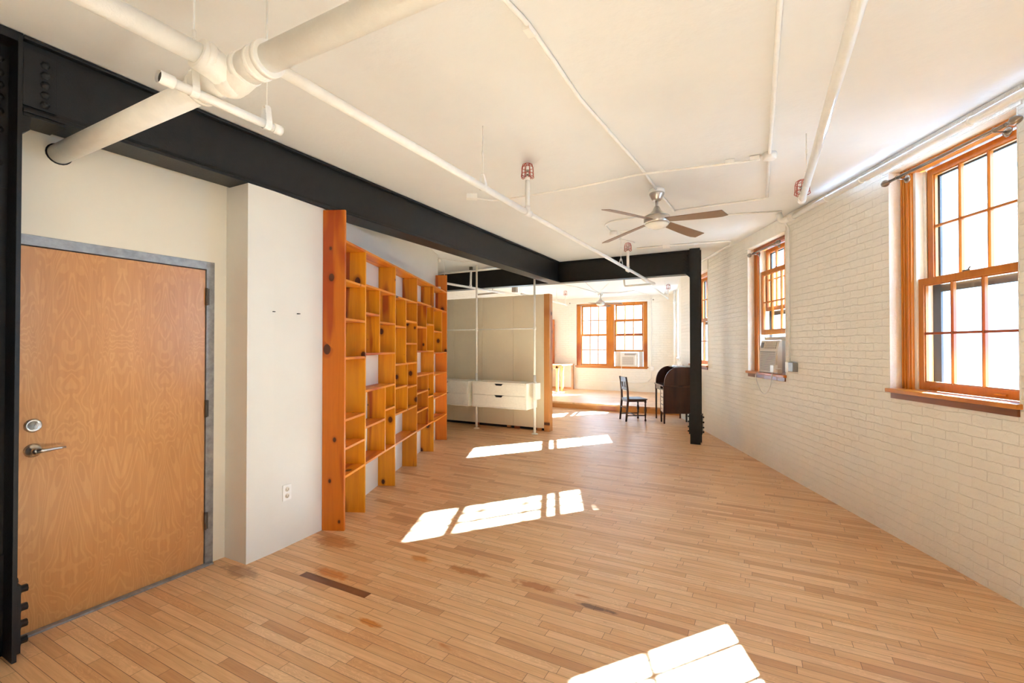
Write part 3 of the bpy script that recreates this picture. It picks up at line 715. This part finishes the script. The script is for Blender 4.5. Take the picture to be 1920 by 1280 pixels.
def hanger(parent, x, y, z, rpipe, axis='y', top=CE):
    """clevis hanger and threaded rod; pipe centre at z"""
    b = MB(); R_ = rpipe+0.003; ht = 0.062
    pts = []
    for k in range(13):
        a = PI + k*PI/12
        pts.append((R_*math.cos(a), R_*math.sin(a)))
    path = [(-0.010, rpipe+ht)] + [(-R_, rpipe*0.8)] + pts + [(R_, rpipe*0.8), (0.010, rpipe+ht)]
    for (p, q), (p2, q2) in zip(path, path[1:]):
        if axis == 'y':
            vs = [b.bm.verts.new(v) for v in ((x+p, y-0.014, z+q), (x+p2, y-0.014, z+q2), (x+p2, y+0.014, z+q2), (x+p, y+0.014, z+q))]
        else:
            vs = [b.bm.verts.new(v) for v in ((x-0.011, y+p, z+q), (x-0.011, y+p2, z+q2), (x+0.011, y+p2, z+q2), (x+0.011, y+p, z+q))]
        b.bm.faces.new(vs)
    b.box(x-0.011, x+0.011, y-0.010, y+0.010, z+rpipe+ht-0.003, z+rpipe+ht+0.003)
    b.build('hanger_clevis', 'pipe', parent)
    b = MB().tube([(x, y, z+rpipe+0.03), (x, y, top)], 0.0042, 8).tube([(x, y, z+rpipe+0.19), (x, y, z+rpipe+0.22)], 0.0075, 8)
    b.build('hanger_rod', 'pipe', parent)

# small capped pipe at the upper left
t = thing('capped_pipe', 'short white pipe with open left end hanging below the waste pipes', 'pipe')
SX, SZ = -1.918, 2.5
b = MB().tube([(SX, 0.90, SZ), (SX, 1.345, SZ)], 0.018, 16).build('pipe_tube', 'pipe', t)
MB().tube([(SX, 0.875, SZ), (SX, 0.925, SZ)], 0.0235, 16, caps=False).build('coupling', 'pipe', t)
MB().tube([(SX, 1.325, SZ), (SX, 1.365, SZ)], 0.022, 16).build('end_cap', 'pipe', t)
MB().tube([(SX, 0.884, SZ), (SX, 0.886, SZ)], 0.0195, 16).build('open_bore', 'black', t)
hanger(t, SX, 0.995, SZ, 0.018); hanger(t, SX, 1.295, SZ, 0.018)

# cast iron waste pipes with fittings
t = thing('waste_pipe', 'thick white waste pipe crossing from the cream wall to the top of the picture', 'pipe')
WY, WZ = 1.082, 2.581
MB().tube([(-3.405, WY, WZ), (-1.98, WY, WZ)], 0.051, 28).build('pipe_tube', 'pipe', t)
MB().tube([(-1.66, WY, WZ), (2.2, WY, WZ)], 0.049, 28).build('pipe_tube', 'pipe', t)
b = MB().tube([(-2.03, WY, WZ), (-1.96, WY, WZ), (-1.80, WY, WZ), (-1.74, WY, WZ)], [0.060, 0.060, 0.056, 0.054], 28)
b.tube([(-2.03, WY, WZ), (-2.01, WY, WZ)], 0.066, 28)
b.tube([(-1.72, WY, WZ), (-1.60, WY, WZ)], 0.060, 28).tube([(-1.745, WY, WZ), (-1.715, WY, WZ)], 0.064, 28).tube([(-1.61, WY, WZ), (-1.585, WY, WZ)], 0.065, 28)
b.tube([(-1.66, WY, WZ), (-1.64, WY, WZ)], 0.064, 28)
b.tube(fillet([(-1.81, 0.95, WZ+0.012), (-1.81, 1.03, WZ-0.004), (-1.815, WY+0.005, WZ-0.028), (-1.76, WY, WZ-0.02), (-1.70, WY, WZ)], 0.04, 6), 0.056, 28)
b.ball((-1.815, WY-0.005, WZ-0.022), 0.066)
b.tube([(-1.81, 0.965, WZ+0.012), (-1.81, 0.99, WZ+0.010)], 0.059, 28)
b.tube([(-1.81, 0.99, WZ+0.010), (-1.815, 1.03, WZ+0.0)], [0.054, 0.056], 28)
b.build('fitting', 'pipe', t)
MB().tube([(-1.81, -3.8, WZ+0.012), (-1.81, 0.97, WZ+0.012)], 0.0375, 24).build('branch_pipe', 'pipe', t)
MB().lathe([(0.058, 0), (0.058, 0.003), (0, 0.003)], 20, along((-3.409, WY, WZ), (0, WY, WZ))).build('wall_gap', 'black', t)  # black disc paints the shade of the hole around the pipe

# long sprinkler line
t = thing('sprinkler_pipe', 'long white sprinkler pipe hung parallel to the black beam with two red guarded heads', 'pipe')
PX, PZ = -1.685, 2.625
MB().tube([(PX, 1.135, PZ), (PX, 3.40, PZ)], 0.024, 18).build('pipe_tube', 'pipe', t)
MB().tube([(PX, 3.40, PZ), (PX+0.03, 8.55, PZ+0.02)], 0.0205, 18).build('pipe_tube', 'pipe', t)
for y, zt in ((3.448, 0.0), (6.80, 0.013)):
    b = MB().tube([(PX, y-0.045, PZ+zt), (PX, y+0.045, PZ+zt)], 0.029, 18).tube([(PX, y, PZ+zt), (PX, y, PZ+zt+0.055)], 0.023, 18).build('tee', 'pipe', t)
    rh = 2.925
    MB().tube([(PX, y, PZ+zt+0.03), (PX, y, rh)], 0.0195, 14).tube([(PX, y, rh-0.03), (PX, y, rh)], 0.023, 14).build('riser', 'pipe', t)
    sprinkler(t, (PX, y, rh))
hanger(t, PX, 2.74, PZ, 0.024); hanger(t, PX+0.02, 6.33, PZ+0.012, 0.021)
b = MB().tube([(PX+0.03, 8.52, PZ+0.02), (PX+0.03, 8.58, PZ+0.02)], 0.027, 16).build('end_cap', 'pipe', t)
# U shaped branch by the beam
t = thing('sprinkler_branch', 'short bent pipe just behind the crossing beam at the end of the sprinkler line', 'pipe')
MB().tube(fillet([(-2.24, 8.75, 2.80), (-2.24, 8.78, 2.66), (-1.66, 8.66, 2.66)], 0.04), 0.018, 12).tube([(-2.24, 8.75, 2.79), (-2.24, 8.75, 3.045)], 0.018, 12).build('pipe_tube', 'pipe', t)
# continuation beyond the beam
t = thing('sprinkler_pipe', 'far white sprinkler pipe beyond the crossing beam ending near the right corner', 'pipe')
MB().tube([(-1.80, 8.0, 2.72), (-1.97, 11.9, 2.70)], 0.02, 14).build('pipe_tube', 'pipe', t); MB().tube([(-1.967, 11.86, 2.70), (-1.975, 11.95, 2.70)], 0.026, 14).build('end_cap', 'pipe', t)
MB().tube([(-1.95, 11.85, 2.70), (-1.95, 11.85, 2.93)], 0.014, 10).build('riser', 'pipe', t); sprinkler(t, (-1.95, 11.85, 2.93)); hanger(t, -1.93, 11.3, 2.70, 0.02)
t = thing('sprinkler_pipe', 'white sprinkler pipe end showing just right of the partition top', 'pipe')
MB().tube([(-4.55, 9.0, 2.66), (-4.67, 12.0, 2.66)], 0.02, 14).build('pipe_tube', 'pipe', t); MB().tube([(-4.668, 11.94, 2.66), (-4.672, 12.04, 2.66)], 0.026, 14).build('end_cap', 'pipe', t)
MB().tube([(-4.665, 11.9, 2.66), (-4.665, 11.9, 2.93)], 0.014, 10).build('riser', 'pipe', t); sprinkler(t, (-4.665, 11.9, 2.93)); hanger(t, -4.64, 11.2, 2.66, 0.02)
# right hand sprinkler line
t = thing('sprinkler_pipe', 'white sprinkler pipe at upper right ending at a red guarded head', 'pipe')
MB().tube([(0.30, -2.5, 2.69), (0.314, 4.34, 2.69)], 0.024, 18).build('pipe_tube', 'pipe', t)
MB().tube([(0.314, 4.30, 2.69), (0.314, 4.38, 2.69)], 0.029, 18).tube([(0.314, 4.34, 2.69), (0.314, 4.34, 2.75)], 0.024, 16).build('elbow', 'pipe', t)
MB().tube([(0.314, 4.34, 2.72), (0.314, 4.34, 2.74)], 0.018, 12).build('riser', 'pipe', t); sprinkler(t, (0.314, 4.34, 2.735))
hanger(t, 0.312, 3.93, 2.69, 0.024)
# left bay lines
t = thing('sprinkler_pipe', 'white sprinkler pipes above the partition in the left bay', 'pipe')
MB().tube([(-5.00, 6.5, 2.655), (-4.80, 8.7, 2.655)], 0.021, 14).build('pipe_tube', 'pipe', t)
MB().tube([(-6.2, 7.5, 2.968), (-3.41, 7.5, 2.968)], 0.019, 14).build('cross_pipe', 'pipe', t)
hanger(t, -4.975, 6.78, 2.655, 0.021)
MB().tube([(-4.885, 7.5, 2.66), (-4.875, 7.5, 2.965)], 0.02, 12).tube([(-4.885, 7.5, 2.66), (-4.885, 7.5, 2.70)], 0.027, 12).build('drop_pipe', 'pipe', t)
MB().box(-4.90, -4.85, 7.475, 7.525, 2.985, 3.045).build('pipe_clamp', 'hinge', t)
t = thing('drain_pipe', 'small bent pipe under the ceiling behind the left end of the crossing beam', 'pipe')
MB().tube(fillet([(-5.88, 9.3, 2.86), (-5.88, 9.3, 2.74), (-5.28, 9.3, 2.76)], 0.04), 0.02, 12).tube([(-5.88, 9.3, 2.85), (-5.88, 9.3, 3.045)], 0.02, 12).tube([(-5.45, 9.3, 2.75), (-5.45, 9.3, 3.045)], 0.01, 10).build('pipe_tube', 'acmetal', t)
tag(MB().box(-4.75, -4.65, 8.93, 9.03, 2.70, 2.86, 0.004).box(-4.71, -4.69, 8.97, 8.99, 2.86, 3.045).build('junction_box', 'acmetal'), 'small grey metal box hanging above the partition', 'box')
t = thing('pipe_stub', 'small white pipe stub poking from the end of the plaster wall', 'pipe')
MB().tube([(-4.63, 5.99, 2.455), (-4.54, 6.03, 2.455)], 0.016, 12).tube([(-4.56, 6.02, 2.455), (-4.51, 6.04, 2.455)], 0.022, 12).build('pipe_tube', 'pipe', t)

# pipe along the top of the right wall
t = thing('wall_pipe', 'white pipe running along the top of the right brick wall above the windows', 'pipe', RW_O, RW_A)
MB().tube([(-5.45, -0.065, 2.955), (2.0, -0.065, 2.955)], 0.026, 16).build('pipe_tube', 'pipe', t)
b = MB().tube(fillet([(-5.38, -0.065, 2.955), (-5.50, -0.065, 2.955), (-5.56, -0.11, 2.955), (-5.57, -0.13, 3.045)], 0.05), 0.033, 16)
for k in range(5): b.tube([(-5.44+0.018*k, -0.065, 2.955), (-5.432+0.018*k, -0.065, 2.955)], 0.037, 16)
b.build('elbow', 'pipe', t)
for x in (-4.75, -3.2, -4.25): MB().box(x-0.012, x+0.012, -0.10, 0.0, 2.955, 2.963).tube([(x, -0.065, 2.955), (x+0.024, -0.065, 2.955)], 0.031, 16).build('clamp', 'pipe', t)

# conduits on the ceiling
def conduit(label, pts, r=0.011, z=None, boxes=()):
    t = thing('conduit', label, 'conduit', (0, 0, 0), 0)
    zz = CE - r - 0.002 if z is None else z
    P = [(p[0], p[1], zz if len(p) < 3 else p[2]) for p in pts]
    MB().tube(fillet(P, 0.07), r, 10).build('conduit_tube', 'pipe', t)
    for (x, y, rz, kind) in boxes:
        M = Matrix.Translation((x, y, CE-0.026)) @ Matrix.Rotation(rz, 4, 'Z')
        if kind == 'box': b = MB().box(-0.055, 0.055, -0.035, 0.035, -0.025, 0.025, 0.004, M)
        elif kind == 'round': b = MB().lathe([(0.05, 0.024), (0.05, -0.02), (0.042, -0.027), (0, -0.027)], 20, M)
        else: b = MB().box(-0.035, 0.035, -0.018, 0.018, -0.012, 0.018, 0.003, M)
        b.build('junction_box' if kind != 'clip' else 'conduit_clip', 'pipe', t)
    return t
conduit('white ceiling conduit running down the middle to the near ceiling fan', [(-0.98, -3.5), (-0.98, 1.70), (-0.95, 1.96), (-0.96, 2.71), (-0.875, 3.97), (-0.865, 4.60)], 0.012, boxes=((-0.96, 1.98, 1.57, 'clip'),))
conduit('white ceiling conduit from the near fan towards the black beam', [(-0.86, 4.72), (-0.83, 5.42)], 0.012)
conduit('white ceiling conduit running to the corner box at upper right', [(0.10, -3.5), (0.09, 2.95), (0.085, 4.19), (0.085, 5.36)], 0.013, boxes=((0.085, 4.19, 0, 'round'), (-0.02, 4.185, 0, 'clip')))
conduit('long white ceiling conduit crossing from the sprinkler pipe to the round box', [(-2.52, 3.95), (-2.38, 4.12), (-2.0, 4.13), (-1.46, 4.13), (-0.9, 4.07), (-0.08, 4.19), (0.02, 4.195)], 0.009, z=CE-0.036, boxes=((-2.54, 3.92, 0.6, 'box'), (-0.2, 4.17, 0.1, 'clip')))
conduit('thin white ceiling conduit right of the fan blades', [(-0.84, 5.44), (-0.36, 5.43), (0.06, 5.43), (0.085, 5.34)], 0.009)
conduit('thin white ceiling conduit from the fan to the wall pipe elbow', [(-0.88, 5.79), (-0.44, 5.86), (0.24, 6.02)], 0.009)
conduit('hooked white ceiling conduit left of the near fan', [(-1.20, 5.52), (-1.57, 5.53), (-1.69, 5.66), (-1.72, 6.0)], 0.010, boxes=((-1.70, 6.08, 0.3, 'round'), (-1.56, 6.12, 0.2, 'box')))
conduit('short white ceiling conduit behind the second red sprinkler head', [(-1.73, 6.5), (-1.60, 6.85)], 0.010)
conduit('white ceiling conduit in front of the crossing beam turning along the brick wall', [(-1.66, 7.25), (-1.10, 7.27), (-0.35, 7.36), (-0.36, 7.60), (-0.55, 8.05), (-1.0, 9.10), (-1.55, 10.35)], 0.013, boxes=((-1.22, 7.265, 0.05, 'box'), (-0.80, 7.30, 0.05, 'clip')))
conduit('far looping ceiling conduit left of the distant fan', [(-4.6, 8.9), (-3.6, 9.4), (-3.55, 10.1), (-3.9, 11.9), (-3.98, 12.7)], 0.011)
conduit('far looping ceiling conduit from the partition side to the distant fan', [(-5.0, 10.2), (-4.25, 10.6), (-4.1, 11.3), (-4.05, 12.7)], 0.011)
conduit('far ceiling conduit bending in front of the distant fan', [(-3.3, 8.4), (-3.05, 10.4), (-3.15, 10.9), (-3.9, 12.6)], 0.010)
conduit('far ceiling conduit right of the distant fan', [(-3.9, 12.9), (-3.5, 13.1), (-3.0, 12.7), (-2.85, 14.0)], 0.010)
conduit('thin ceiling cable above the left bay pipes', [(-4.95, 6.3), (-4.7, 7.0), (-4.0, 7.2), (-3.6, 7.1)], 0.006, boxes=((-5.0, 6.6, 0, 'box'),))

# wall conduits and boxes by the second window
t = thing('wall_conduit', 'white conduit dropping beside the air conditioner window to a grey outlet box', 'conduit', RW_O, RW_A)
MB().tube(fillet([(-5.575, -0.06, 2.95), (-5.575, -0.02, 2.88), (-5.575, -0.018, 1.33)], 0.03), 0.011, 10).build('conduit_tube', 'pipe', t)
MB().box(-5.61, -5.54, -0.05, 0.0, 1.225, 1.34, 0.004).build('switch_box', 'pipe', t)
MB().box(-5.53, -5.43, -0.055, 0.0, 1.235, 1.335, 0.005).build('outlet_box', 'galv', t)

# ------------------------------------------------------------------ window air conditioners
def ac_small():
    t = thing('air_conditioner', 'beige slatted air conditioner on the sill of the brick wall window', 'air conditioner', RW_O, RW_A)
    x0, x1, z0, z1, y0 = -6.375, -5.885, WZ0+0.034, 1.60, -0.005
    MB().box(x0+0.012, x1-0.012, y0+0.05, y0+0.40, z0+0.012, z1-0.005, 0.006).build('case', 'acmetal', t)
    f = MB().prism([(y0+0.055, z0), (y0, z0+0.004), (y0, z1-0.13), (y0+0.025, z1-0.01), (y0+0.055, z1)], x0, x1, 'x').build('front_cover', 'ac', t)
    g = MB().box(x0+0.03, x1-0.03, y0-0.004, y0+0.002, z0+0.025, z1-0.145); g.build('grille_recess', 'acdark', f)
    s = MB()
    for i in range(17):
        z = z0+0.032 + i*(z1-0.16-z0-0.032)/16.0
        s.box(x0+0.028, x1-0.028, y0-0.012, y0-0.002, z-0.0035, z+0.0035)
    for x in (x0+0.024, x1-0.030): s.box(x, x+0.006, y0-0.012, y0, z0+0.02, z1-0.14)
    s.build('louvres', 'ac', f)
    M = Matrix.Translation((0, y0, z1-0.13)) @ Matrix.Rotation(math.atan2(0.025, 0.12)*-1, 4, 'X')
    v = MB().box(x0+0.13, x1-0.05, -0.004, 0.004, 0.022, 0.108, 0, M); v.build('vent', 'acdark', f)
    s = MB()
    for i in range(14): s.box(x0+0.14+i*0.022, x0+0.146+i*0.022, -0.008, 0.0, 0.022, 0.108, 0, M)
    for q in (0.045, 0.07, 0.09): s.box(x0+0.13, x1-0.05, -0.007, -0.002, q, q+0.004, 0, M)
    s.build('vent_fins', 'ac', f)
    MB().box(x0+0.03, x0+0.10, -0.005, 0.004, 0.03, 0.10, 0, M).build('control_panel', 'acdark', f)
    MB().box(x0-0.1, x1+0.09, y0+0.11, y0+0.13, z1-0.01, z1+0.04).build('filler_strip', 'ac', t)
    MB().box(x0-0.12, x0, y0+0.11, y0+0.13, z0, z1).build('side_filler', 'ac', t)
    MB().box(x1, x1+0.09, y0+0.11, y0+0.13, z0, z1).build('side_filler', 'ac', t)
    c = MB().tube(fillet([(x0+0.03, y0+0.03, z0+0.01), (x0+0.01, -0.07, z0-0.02), (x0+0.05, -0.06, z0-0.14), (x0+0.15, -0.05, z0-0.26), (x0+0.26, -0.045, z0-0.27), (x1-0.10, -0.045, z0-0.16), (x1-0.05, -0.05, z0-0.02), (x1+0.02, -0.06, z0+0.06), (x1+0.19, -0.05, z0+0.07)], 0.05), 0.006, 8)
    c.build('power_cord', 'plastic', t)
    MB().box(x1-0.02, x1+0.07, -0.085, -0.035, z0+0.02, z0+0.11, 0.006).build('plug', 'plastic', t)
    return t
ac_small()
def ac_far():
    t = thing('air_conditioner', 'grey and white air conditioner in the right half of the far window pair', 'air conditioner', (0, FY, 0))
    z0, z1 = 0.905, 1.34; y0 = -0.03
    MB().box(-3.72, -3.22, y0+0.03, 0.4, z0, z1-0.005, 0.005).build('case', 'acmetal', t)
    f = MB().box(-3.74, -3.20, y0-0.01, y0+0.03, z0, z1, 0.008).build('front_cover', 'ac', t)
    MB().box(-3.68, -3.34, y0-0.016, y0-0.008, z0+0.05, z1-0.14).build('grille', 'acmetal', f)
    s = MB()
    for i in range(12): s.box(-3.68, -3.34, y0-0.019, y0-0.012, z0+0.055+i*0.021, z0+0.061+i*0.021)
    s.build('louvres', 'ac', f)
    s = MB()
    for i in range(8): s.box(-3.60+i*0.045, -3.575+i*0.045, y0-0.014, y0-0.008, z1-0.09, z1-0.04)
    s.build('vent', 'acdark', f)
    MB().box(-3.29, -3.25, y0-0.014, y0-0.008, z0+0.04, z1-0.06).build('control_panel', 'plastic', f)
    for (a, c) in ((-3.93, -3.74), (-3.20, -3.07)):
        b = MB(); n = 8
        for i in range(n): b.box(a+(c-a)*i/n, a+(c-a)*(i+0.7)/n, 0.06, 0.075, z0, z1)
        b.box(a, c, 0.066, 0.072, z0, z1); b.build('side_filler', 'ac', t)
    MB().box(-3.93, -3.07, 0.06, 0.075, z1, z1+0.02).build('filler_strip', 'ac', t)
    MB().tube(fillet([(-3.70, y0-0.005, z0+0.02), (-3.70, -0.06, z0-0.06), (-3.68, -0.03, 0.55), (-3.5, -0.03, 0.30), (-3.2, -0.03, 0.24), (-2.95, -0.03, 0.38), (-2.9, -0.03, 0.50)], 0.08), 0.006, 8).build('power_cord', 'plastic', t)
    return t
ac_far()
t = thing('wall_conduit', 'white conduit looping along the far wall under the window pair', 'conduit', (0, FY, 0))
MB().tube(fillet([(-5.31, -0.02, 0.86), (-5.30, -0.02, 0.62), (-5.14, -0.02, 0.44), (-2.98, -0.02, 0.43), (-2.82, -0.02, 0.55), (-2.80, -0.02, 2.95)], 0.08), 0.010, 10).build('conduit_tube', 'pipe', t)
MB().box(-2.84, -2.74, -0.05, 0, 0.80, 0.92, 0.004).build('outlet_box', 'pipe', t)
t = outlet('grey power outlet on the far wall left of the window pair', -5.31, 0.92, (0, FY, 0), 0, 0.15, 0.11)
t = thing('riser_pipe', 'white vertical pipe in the far right corner', 'pipe')
MB().tube([(-2.02, 13.3, 0.15), (-2.02, 13.3, 3.045)], 0.03, 14).tube([(-2.02, 13.3, 2.70), (-2.02, 13.3, 2.78)], 0.038, 14).build('pipe_tube', 'pipe', t)
outlet('white power outlet on the far brick wall above the roll top desk', -0.75, 1.23, P1, A12, 0.10, 0.11)
# curtain rod over the far windows
t = thing('curtain_rod', 'thin curtain rod above the far window pair', 'curtain rod', (0, FY, 0))
MB().tube([(-5.35, -0.08, 2.90), (-2.75, -0.08, 2.90)], 0.009, 10).build('rod', 'pipe', t)
for x in (-5.36, -2.74): MB().ball((x, -0.08, 2.90), 0.02).build('finial', 'bronze', t)
for x in (-5.25, -4.05, -2.85): MB().tube([(x, 0, 2.90), (x, -0.08, 2.90)], 0.006, 8).build('bracket', 'bronze', t)

# ------------------------------------------------------------------ side chair
ch = thing('side_chair', 'dark wooden side chair with turned front legs facing the desk', 'chair', (-2.29, 9.635, 0), math.radians(36))
# local x forward, y left
bl = []
for sy in (-1, 1):
    yb, yf = 0.165*sy, 0.185*sy
    b = MB().tube([(-0.215, yb, 0), (-0.195, yb, 0.22), (-0.175, yb, 0.44), (-0.180, yb, 0.60), (-0.200, yb*1.02, 0.80), (-0.218, yb*1.04, 0.90)], [0.021, 0.023, 0.024, 0.022, 0.019, 0.017], 8)
    b.build('leg', 'chairwood', ch)
    prof = [(0.014, 0), (0.021, 0.012), (0.021, 0.03), (0.012, 0.045), (0.015, 0.09), (0.020, 0.13), (0.016, 0.17), (0.026, 0.22), (0.022, 0.27), (0.013, 0.31), (0.020, 0.33), (0.013, 0.35), (0.022, 0.38), (0.022, 0.43)]
    MB().lathe(prof, 14, Matrix.Translation((0.185, yf, 0))).build('leg', 'chairwood', ch)
    MB().tube([(-0.205, yb, 0.12), (0.185, yf, 0.115)], 0.011, 8).build('stretcher', 'chairwood', ch)
MB().tube([(-0.01, -0.176, 0.118), (-0.01, 0.176, 0.118)], 0.011, 8).build('stretcher', 'chairwood', ch)
MB().tube([(-0.200, -0.165, 0.27), (-0.200, 0.165, 0.27)], 0.010, 8).build('stretcher', 'chairwood', ch)
MB().prism([(-0.19, -0.175), (0.205, -0.215), (0.225, -0.20), (0.225, 0.20), (0.205, 0.215), (-0.19, 0.175)], 0.432, 0.455).build('seat', 'chairwood', ch)
MB().box(-0.185, 0.195, -0.18, 0.18, 0.395, 0.432).build('seat_rail', 'chairwood', ch)
M = Matrix.Translation((-0.125, 0, 0)) @ Matrix.Rotation(math.radians(-5), 4, 'Y')
b = MB().box(-0.011, 0.011, -0.16, 0.16, 0.795, 0.895, 0.004, M).box(-0.009, 0.009, -0.16, 0.16, 0.63, 0.69, 0.003, M)
for ya, yb_ in ((-0.16, -0.092), (-0.045, 0.045), (0.092, 0.16)): b.box(-0.009, 0.009, ya, yb_, 0.68, 0.80, 0.002, M)
b.build('backrest', 'chairwood', ch)

# ------------------------------------------------------------------ roll top desk (local x along the wall to the right, y into the wall)
dk = thing('roll_top_desk', 'dark brown roll top desk with open curved top against the brick wall', 'desk', RW_O, RW_A)
X0, X1, Y0, Y1 = -10.08, -9.33, -0.555, -0.02      # x = -s
def side_profile(y0, y1, zl, zw, zt):
    p = [(y1, zl), (y1, zt)]
    n = 12; rx = 0.26; rz_ = zt - zw - 0.03
    for i in range(n+1):
        a = PI/2 + i*(PI/2)/n
        p.append((y0+0.015+rx + rx*math.cos(a), zw+0.03 + rz_*math.sin(a)))
    p.append((y0+0.015, zw)); p.append((y0, zw)); p.append((y0, zl))
    return p
for xx, zl in ((X1-0.022, 0.20), (X0, 0.62)):
    MB().prism(side_profile(Y0, Y1, zl, 0.745, 1.105), xx, xx+0.022, 'x').build('side_panel', 'darkwood', dk)
MB().box(X0-0.015, X1+0.012, Y0-0.012, Y1, 0.725, 0.75, 0.004).build('writing_surface', 'darkwood', dk)
MB().box(X0, X1, Y1-0.26, Y1, 1.09, 1.11, 0.004).build('top_board', 'darkwood', dk)
MB().box(X0+0.022, X1-0.022, Y1-0.015, Y1, 0.20, 1.09).build('back_panel', 'darkwood', dk)
MB().box(X0+0.02, X1-0.28, Y0+0.012, Y0+0.03, 0.635, 0.724, 0.002).build('apron', 'darkwood', dk)
MB().box(X1-0.275, X1-0.253, Y0, Y1, 0.20, 0.724).build('pedestal_side', 'darkwood', dk)
b = MB().box(X1-0.253, X1-0.022, Y0+0.02, Y1, 0.20, 0.22)
for z in (0.36, 0.505, 0.655): b.box(X1-0.253, X1-0.022, Y0, Y0+0.03, z, z+0.016)
b.build('pedestal_rails', 'darkwood', dk)
for z0_, z1_ in ((0.225, 0.357), (0.379, 0.502), (0.524, 0.652)):
    d_ = MB().box(X1-0.25, X1-0.025, Y0+0.006, Y0+0.03, z0_, z1_, 0.003).build('drawer', 'cream', dk); d_['label'] = 'pale cream drawer front'
    MB().ball(((X1-0.137), Y0, (z0_+z1_)/2), 0.010).build('knob', 'bronze', d_)
for (x, y) in ((X1-0.022, Y0+0.022), (X1-0.264, Y0+0.022), (X0+0.022, Y0+0.022), (X1-0.022, Y1-0.022), (X1-0.264, Y1-0.022), (X0+0.022, Y1-0.022)):
    top = 0.21 if x > X1-0.3 else 0.73
    MB().tube([(x, y, 0), (x, y, top)], [0.016, 0.022], 4).build('leg', 'darkwood', dk)
# pigeon holes inside
b = MB()
for x in (X0+0.2, X0+0.375, X0+0.55): b.box(x-0.006, x+0.006, Y1-0.20, Y1-0.015, 0.75, 0.95)
b.box(X0+0.022, X1-0.022, Y1-0.20, Y1-0.015, 0.94, 0.952)
b.build('pigeon_holes', 'darkwood', dk)
# crinkled foil on top of the desk
b = MB(); rr = random.Random(3); nx, ny = 14, 6; g = []
for i in range(nx):
    row = []
    for j in range(ny):
        row.append(b.bm.verts.new((X0+0.20+i*0.026, Y1-0.23+j*0.04, 1.112+rr.uniform(0.0, 0.035)*(1 if 0 < i < nx-1 and 0 < j < ny-1 else 0.1))))
    g.append(row)
for i in range(nx-1):
    for j in range(ny-1): b.bm.faces.new((g[i][j], g[i+1][j], g[i+1][j+1], g[i][j+1]))
tag(b.build('plastic_sheet', 'silver', None, RW_O, RW_A), 'crinkled silvery plastic sheet lying on top of the roll top desk', 'plastic sheet')

# ------------------------------------------------------------------ far counter table and wall shelf
tb = thing('counter_table', 'light wooden counter table on the platform left of the far windows', 'table')
MB().box(-6.28, -5.22, 12.86, 14.10, 0.925, 0.96, 0.003).build('tabletop', 'tablewood', tb)
MB().box(-6.20, -5.30, 12.90, 12.92, 0.86, 0.925).build('apron', 'tablewood', tb)
for (x, y) in ((-5.33, 12.93), (-5.30, 13.25)):
    MB().prism([(x-0.035, y-0.03), (x+0.035, y-0.03), (x+0.035, y+0.03), (x-0.035, y+0.03)], 0.15, 0.925).box(x-0.05, x+0.05, y-0.02, y+0.02, 0.78, 0.925, 0.004).build('leg', 'tablewood', tb)
MB().box(-5.29, -5.235, 13.98, 14.08, 0.15, 0.925).build('leg', 'tablewood', tb)
MB().box(-6.2, -6.12, 12.93, 13.0, 0.15, 0.925).build('leg', 'tablewood', tb)
MB().box(-6.1, -5.29, 14.00, 14.06, 0.15, 0.21).build('stretcher', 'tablewood', tb)
wb = thing('wall_bookcase', 'narrow red brown open bookcase standing on the counter table', 'bookcase')
b = MB().box(-5.945, -5.92, 13.90, 14.13, 0.962, 2.40).build('side_panel', 'pine_end', wb)
MB().box(-6.29, -6.27, 13.90, 14.13, 0.962, 2.40).build('side_panel', 'pine_end', wb)
MB().box(-6.27, -5.945, 14.115, 14.13, 0.962, 2.40).build('back_panel', 'pine_end', wb)
for z in (0.975, 1.24, 1.52, 1.80, 2.08, 2.385): MB().box(-6.27, -5.945, 13.90, 14.115, z-0.01, z+0.01).build('shelf', 'pineh', wb)

# portals help the renderer find the sky through the openings
def portal(M, sx, sy):
    l = bpy.data.lights.new('sky_portal', 'AREA'); l.shape = 'RECTANGLE'; l.size = sx; l.size_y = sy; l.cycles.is_portal = True
    o = bpy.data.objects.new('sky_portal', l); COL.objects.link(o); o.matrix_world = M
def wall_portal(loc, rz, a, c, z0, z1, depth):
    # area light emits along its -z: point it into the room (local -y)
    M = Matrix.Translation(loc) @ Matrix.Rotation(rz, 4, 'Z') @ Matrix.Translation(((a+c)/2, depth, (z0+z1)/2)) @ Matrix.Rotation(PI/2, 4, 'X').inverted()
    portal(M, c-a, z1-z0)
for (a, c), h_ in zip(wins, HEADS): wall_portal(RW_O, RW_A, a, c, WZ0, h_, TH+0.01)
wall_portal(P1, A12, -2.72, -1.70, 1.2, 2.93, TH+0.01)
wall_portal((0, FY, 0), 0, -5.17, -2.93, 0.87, 2.87, TH+0.01)
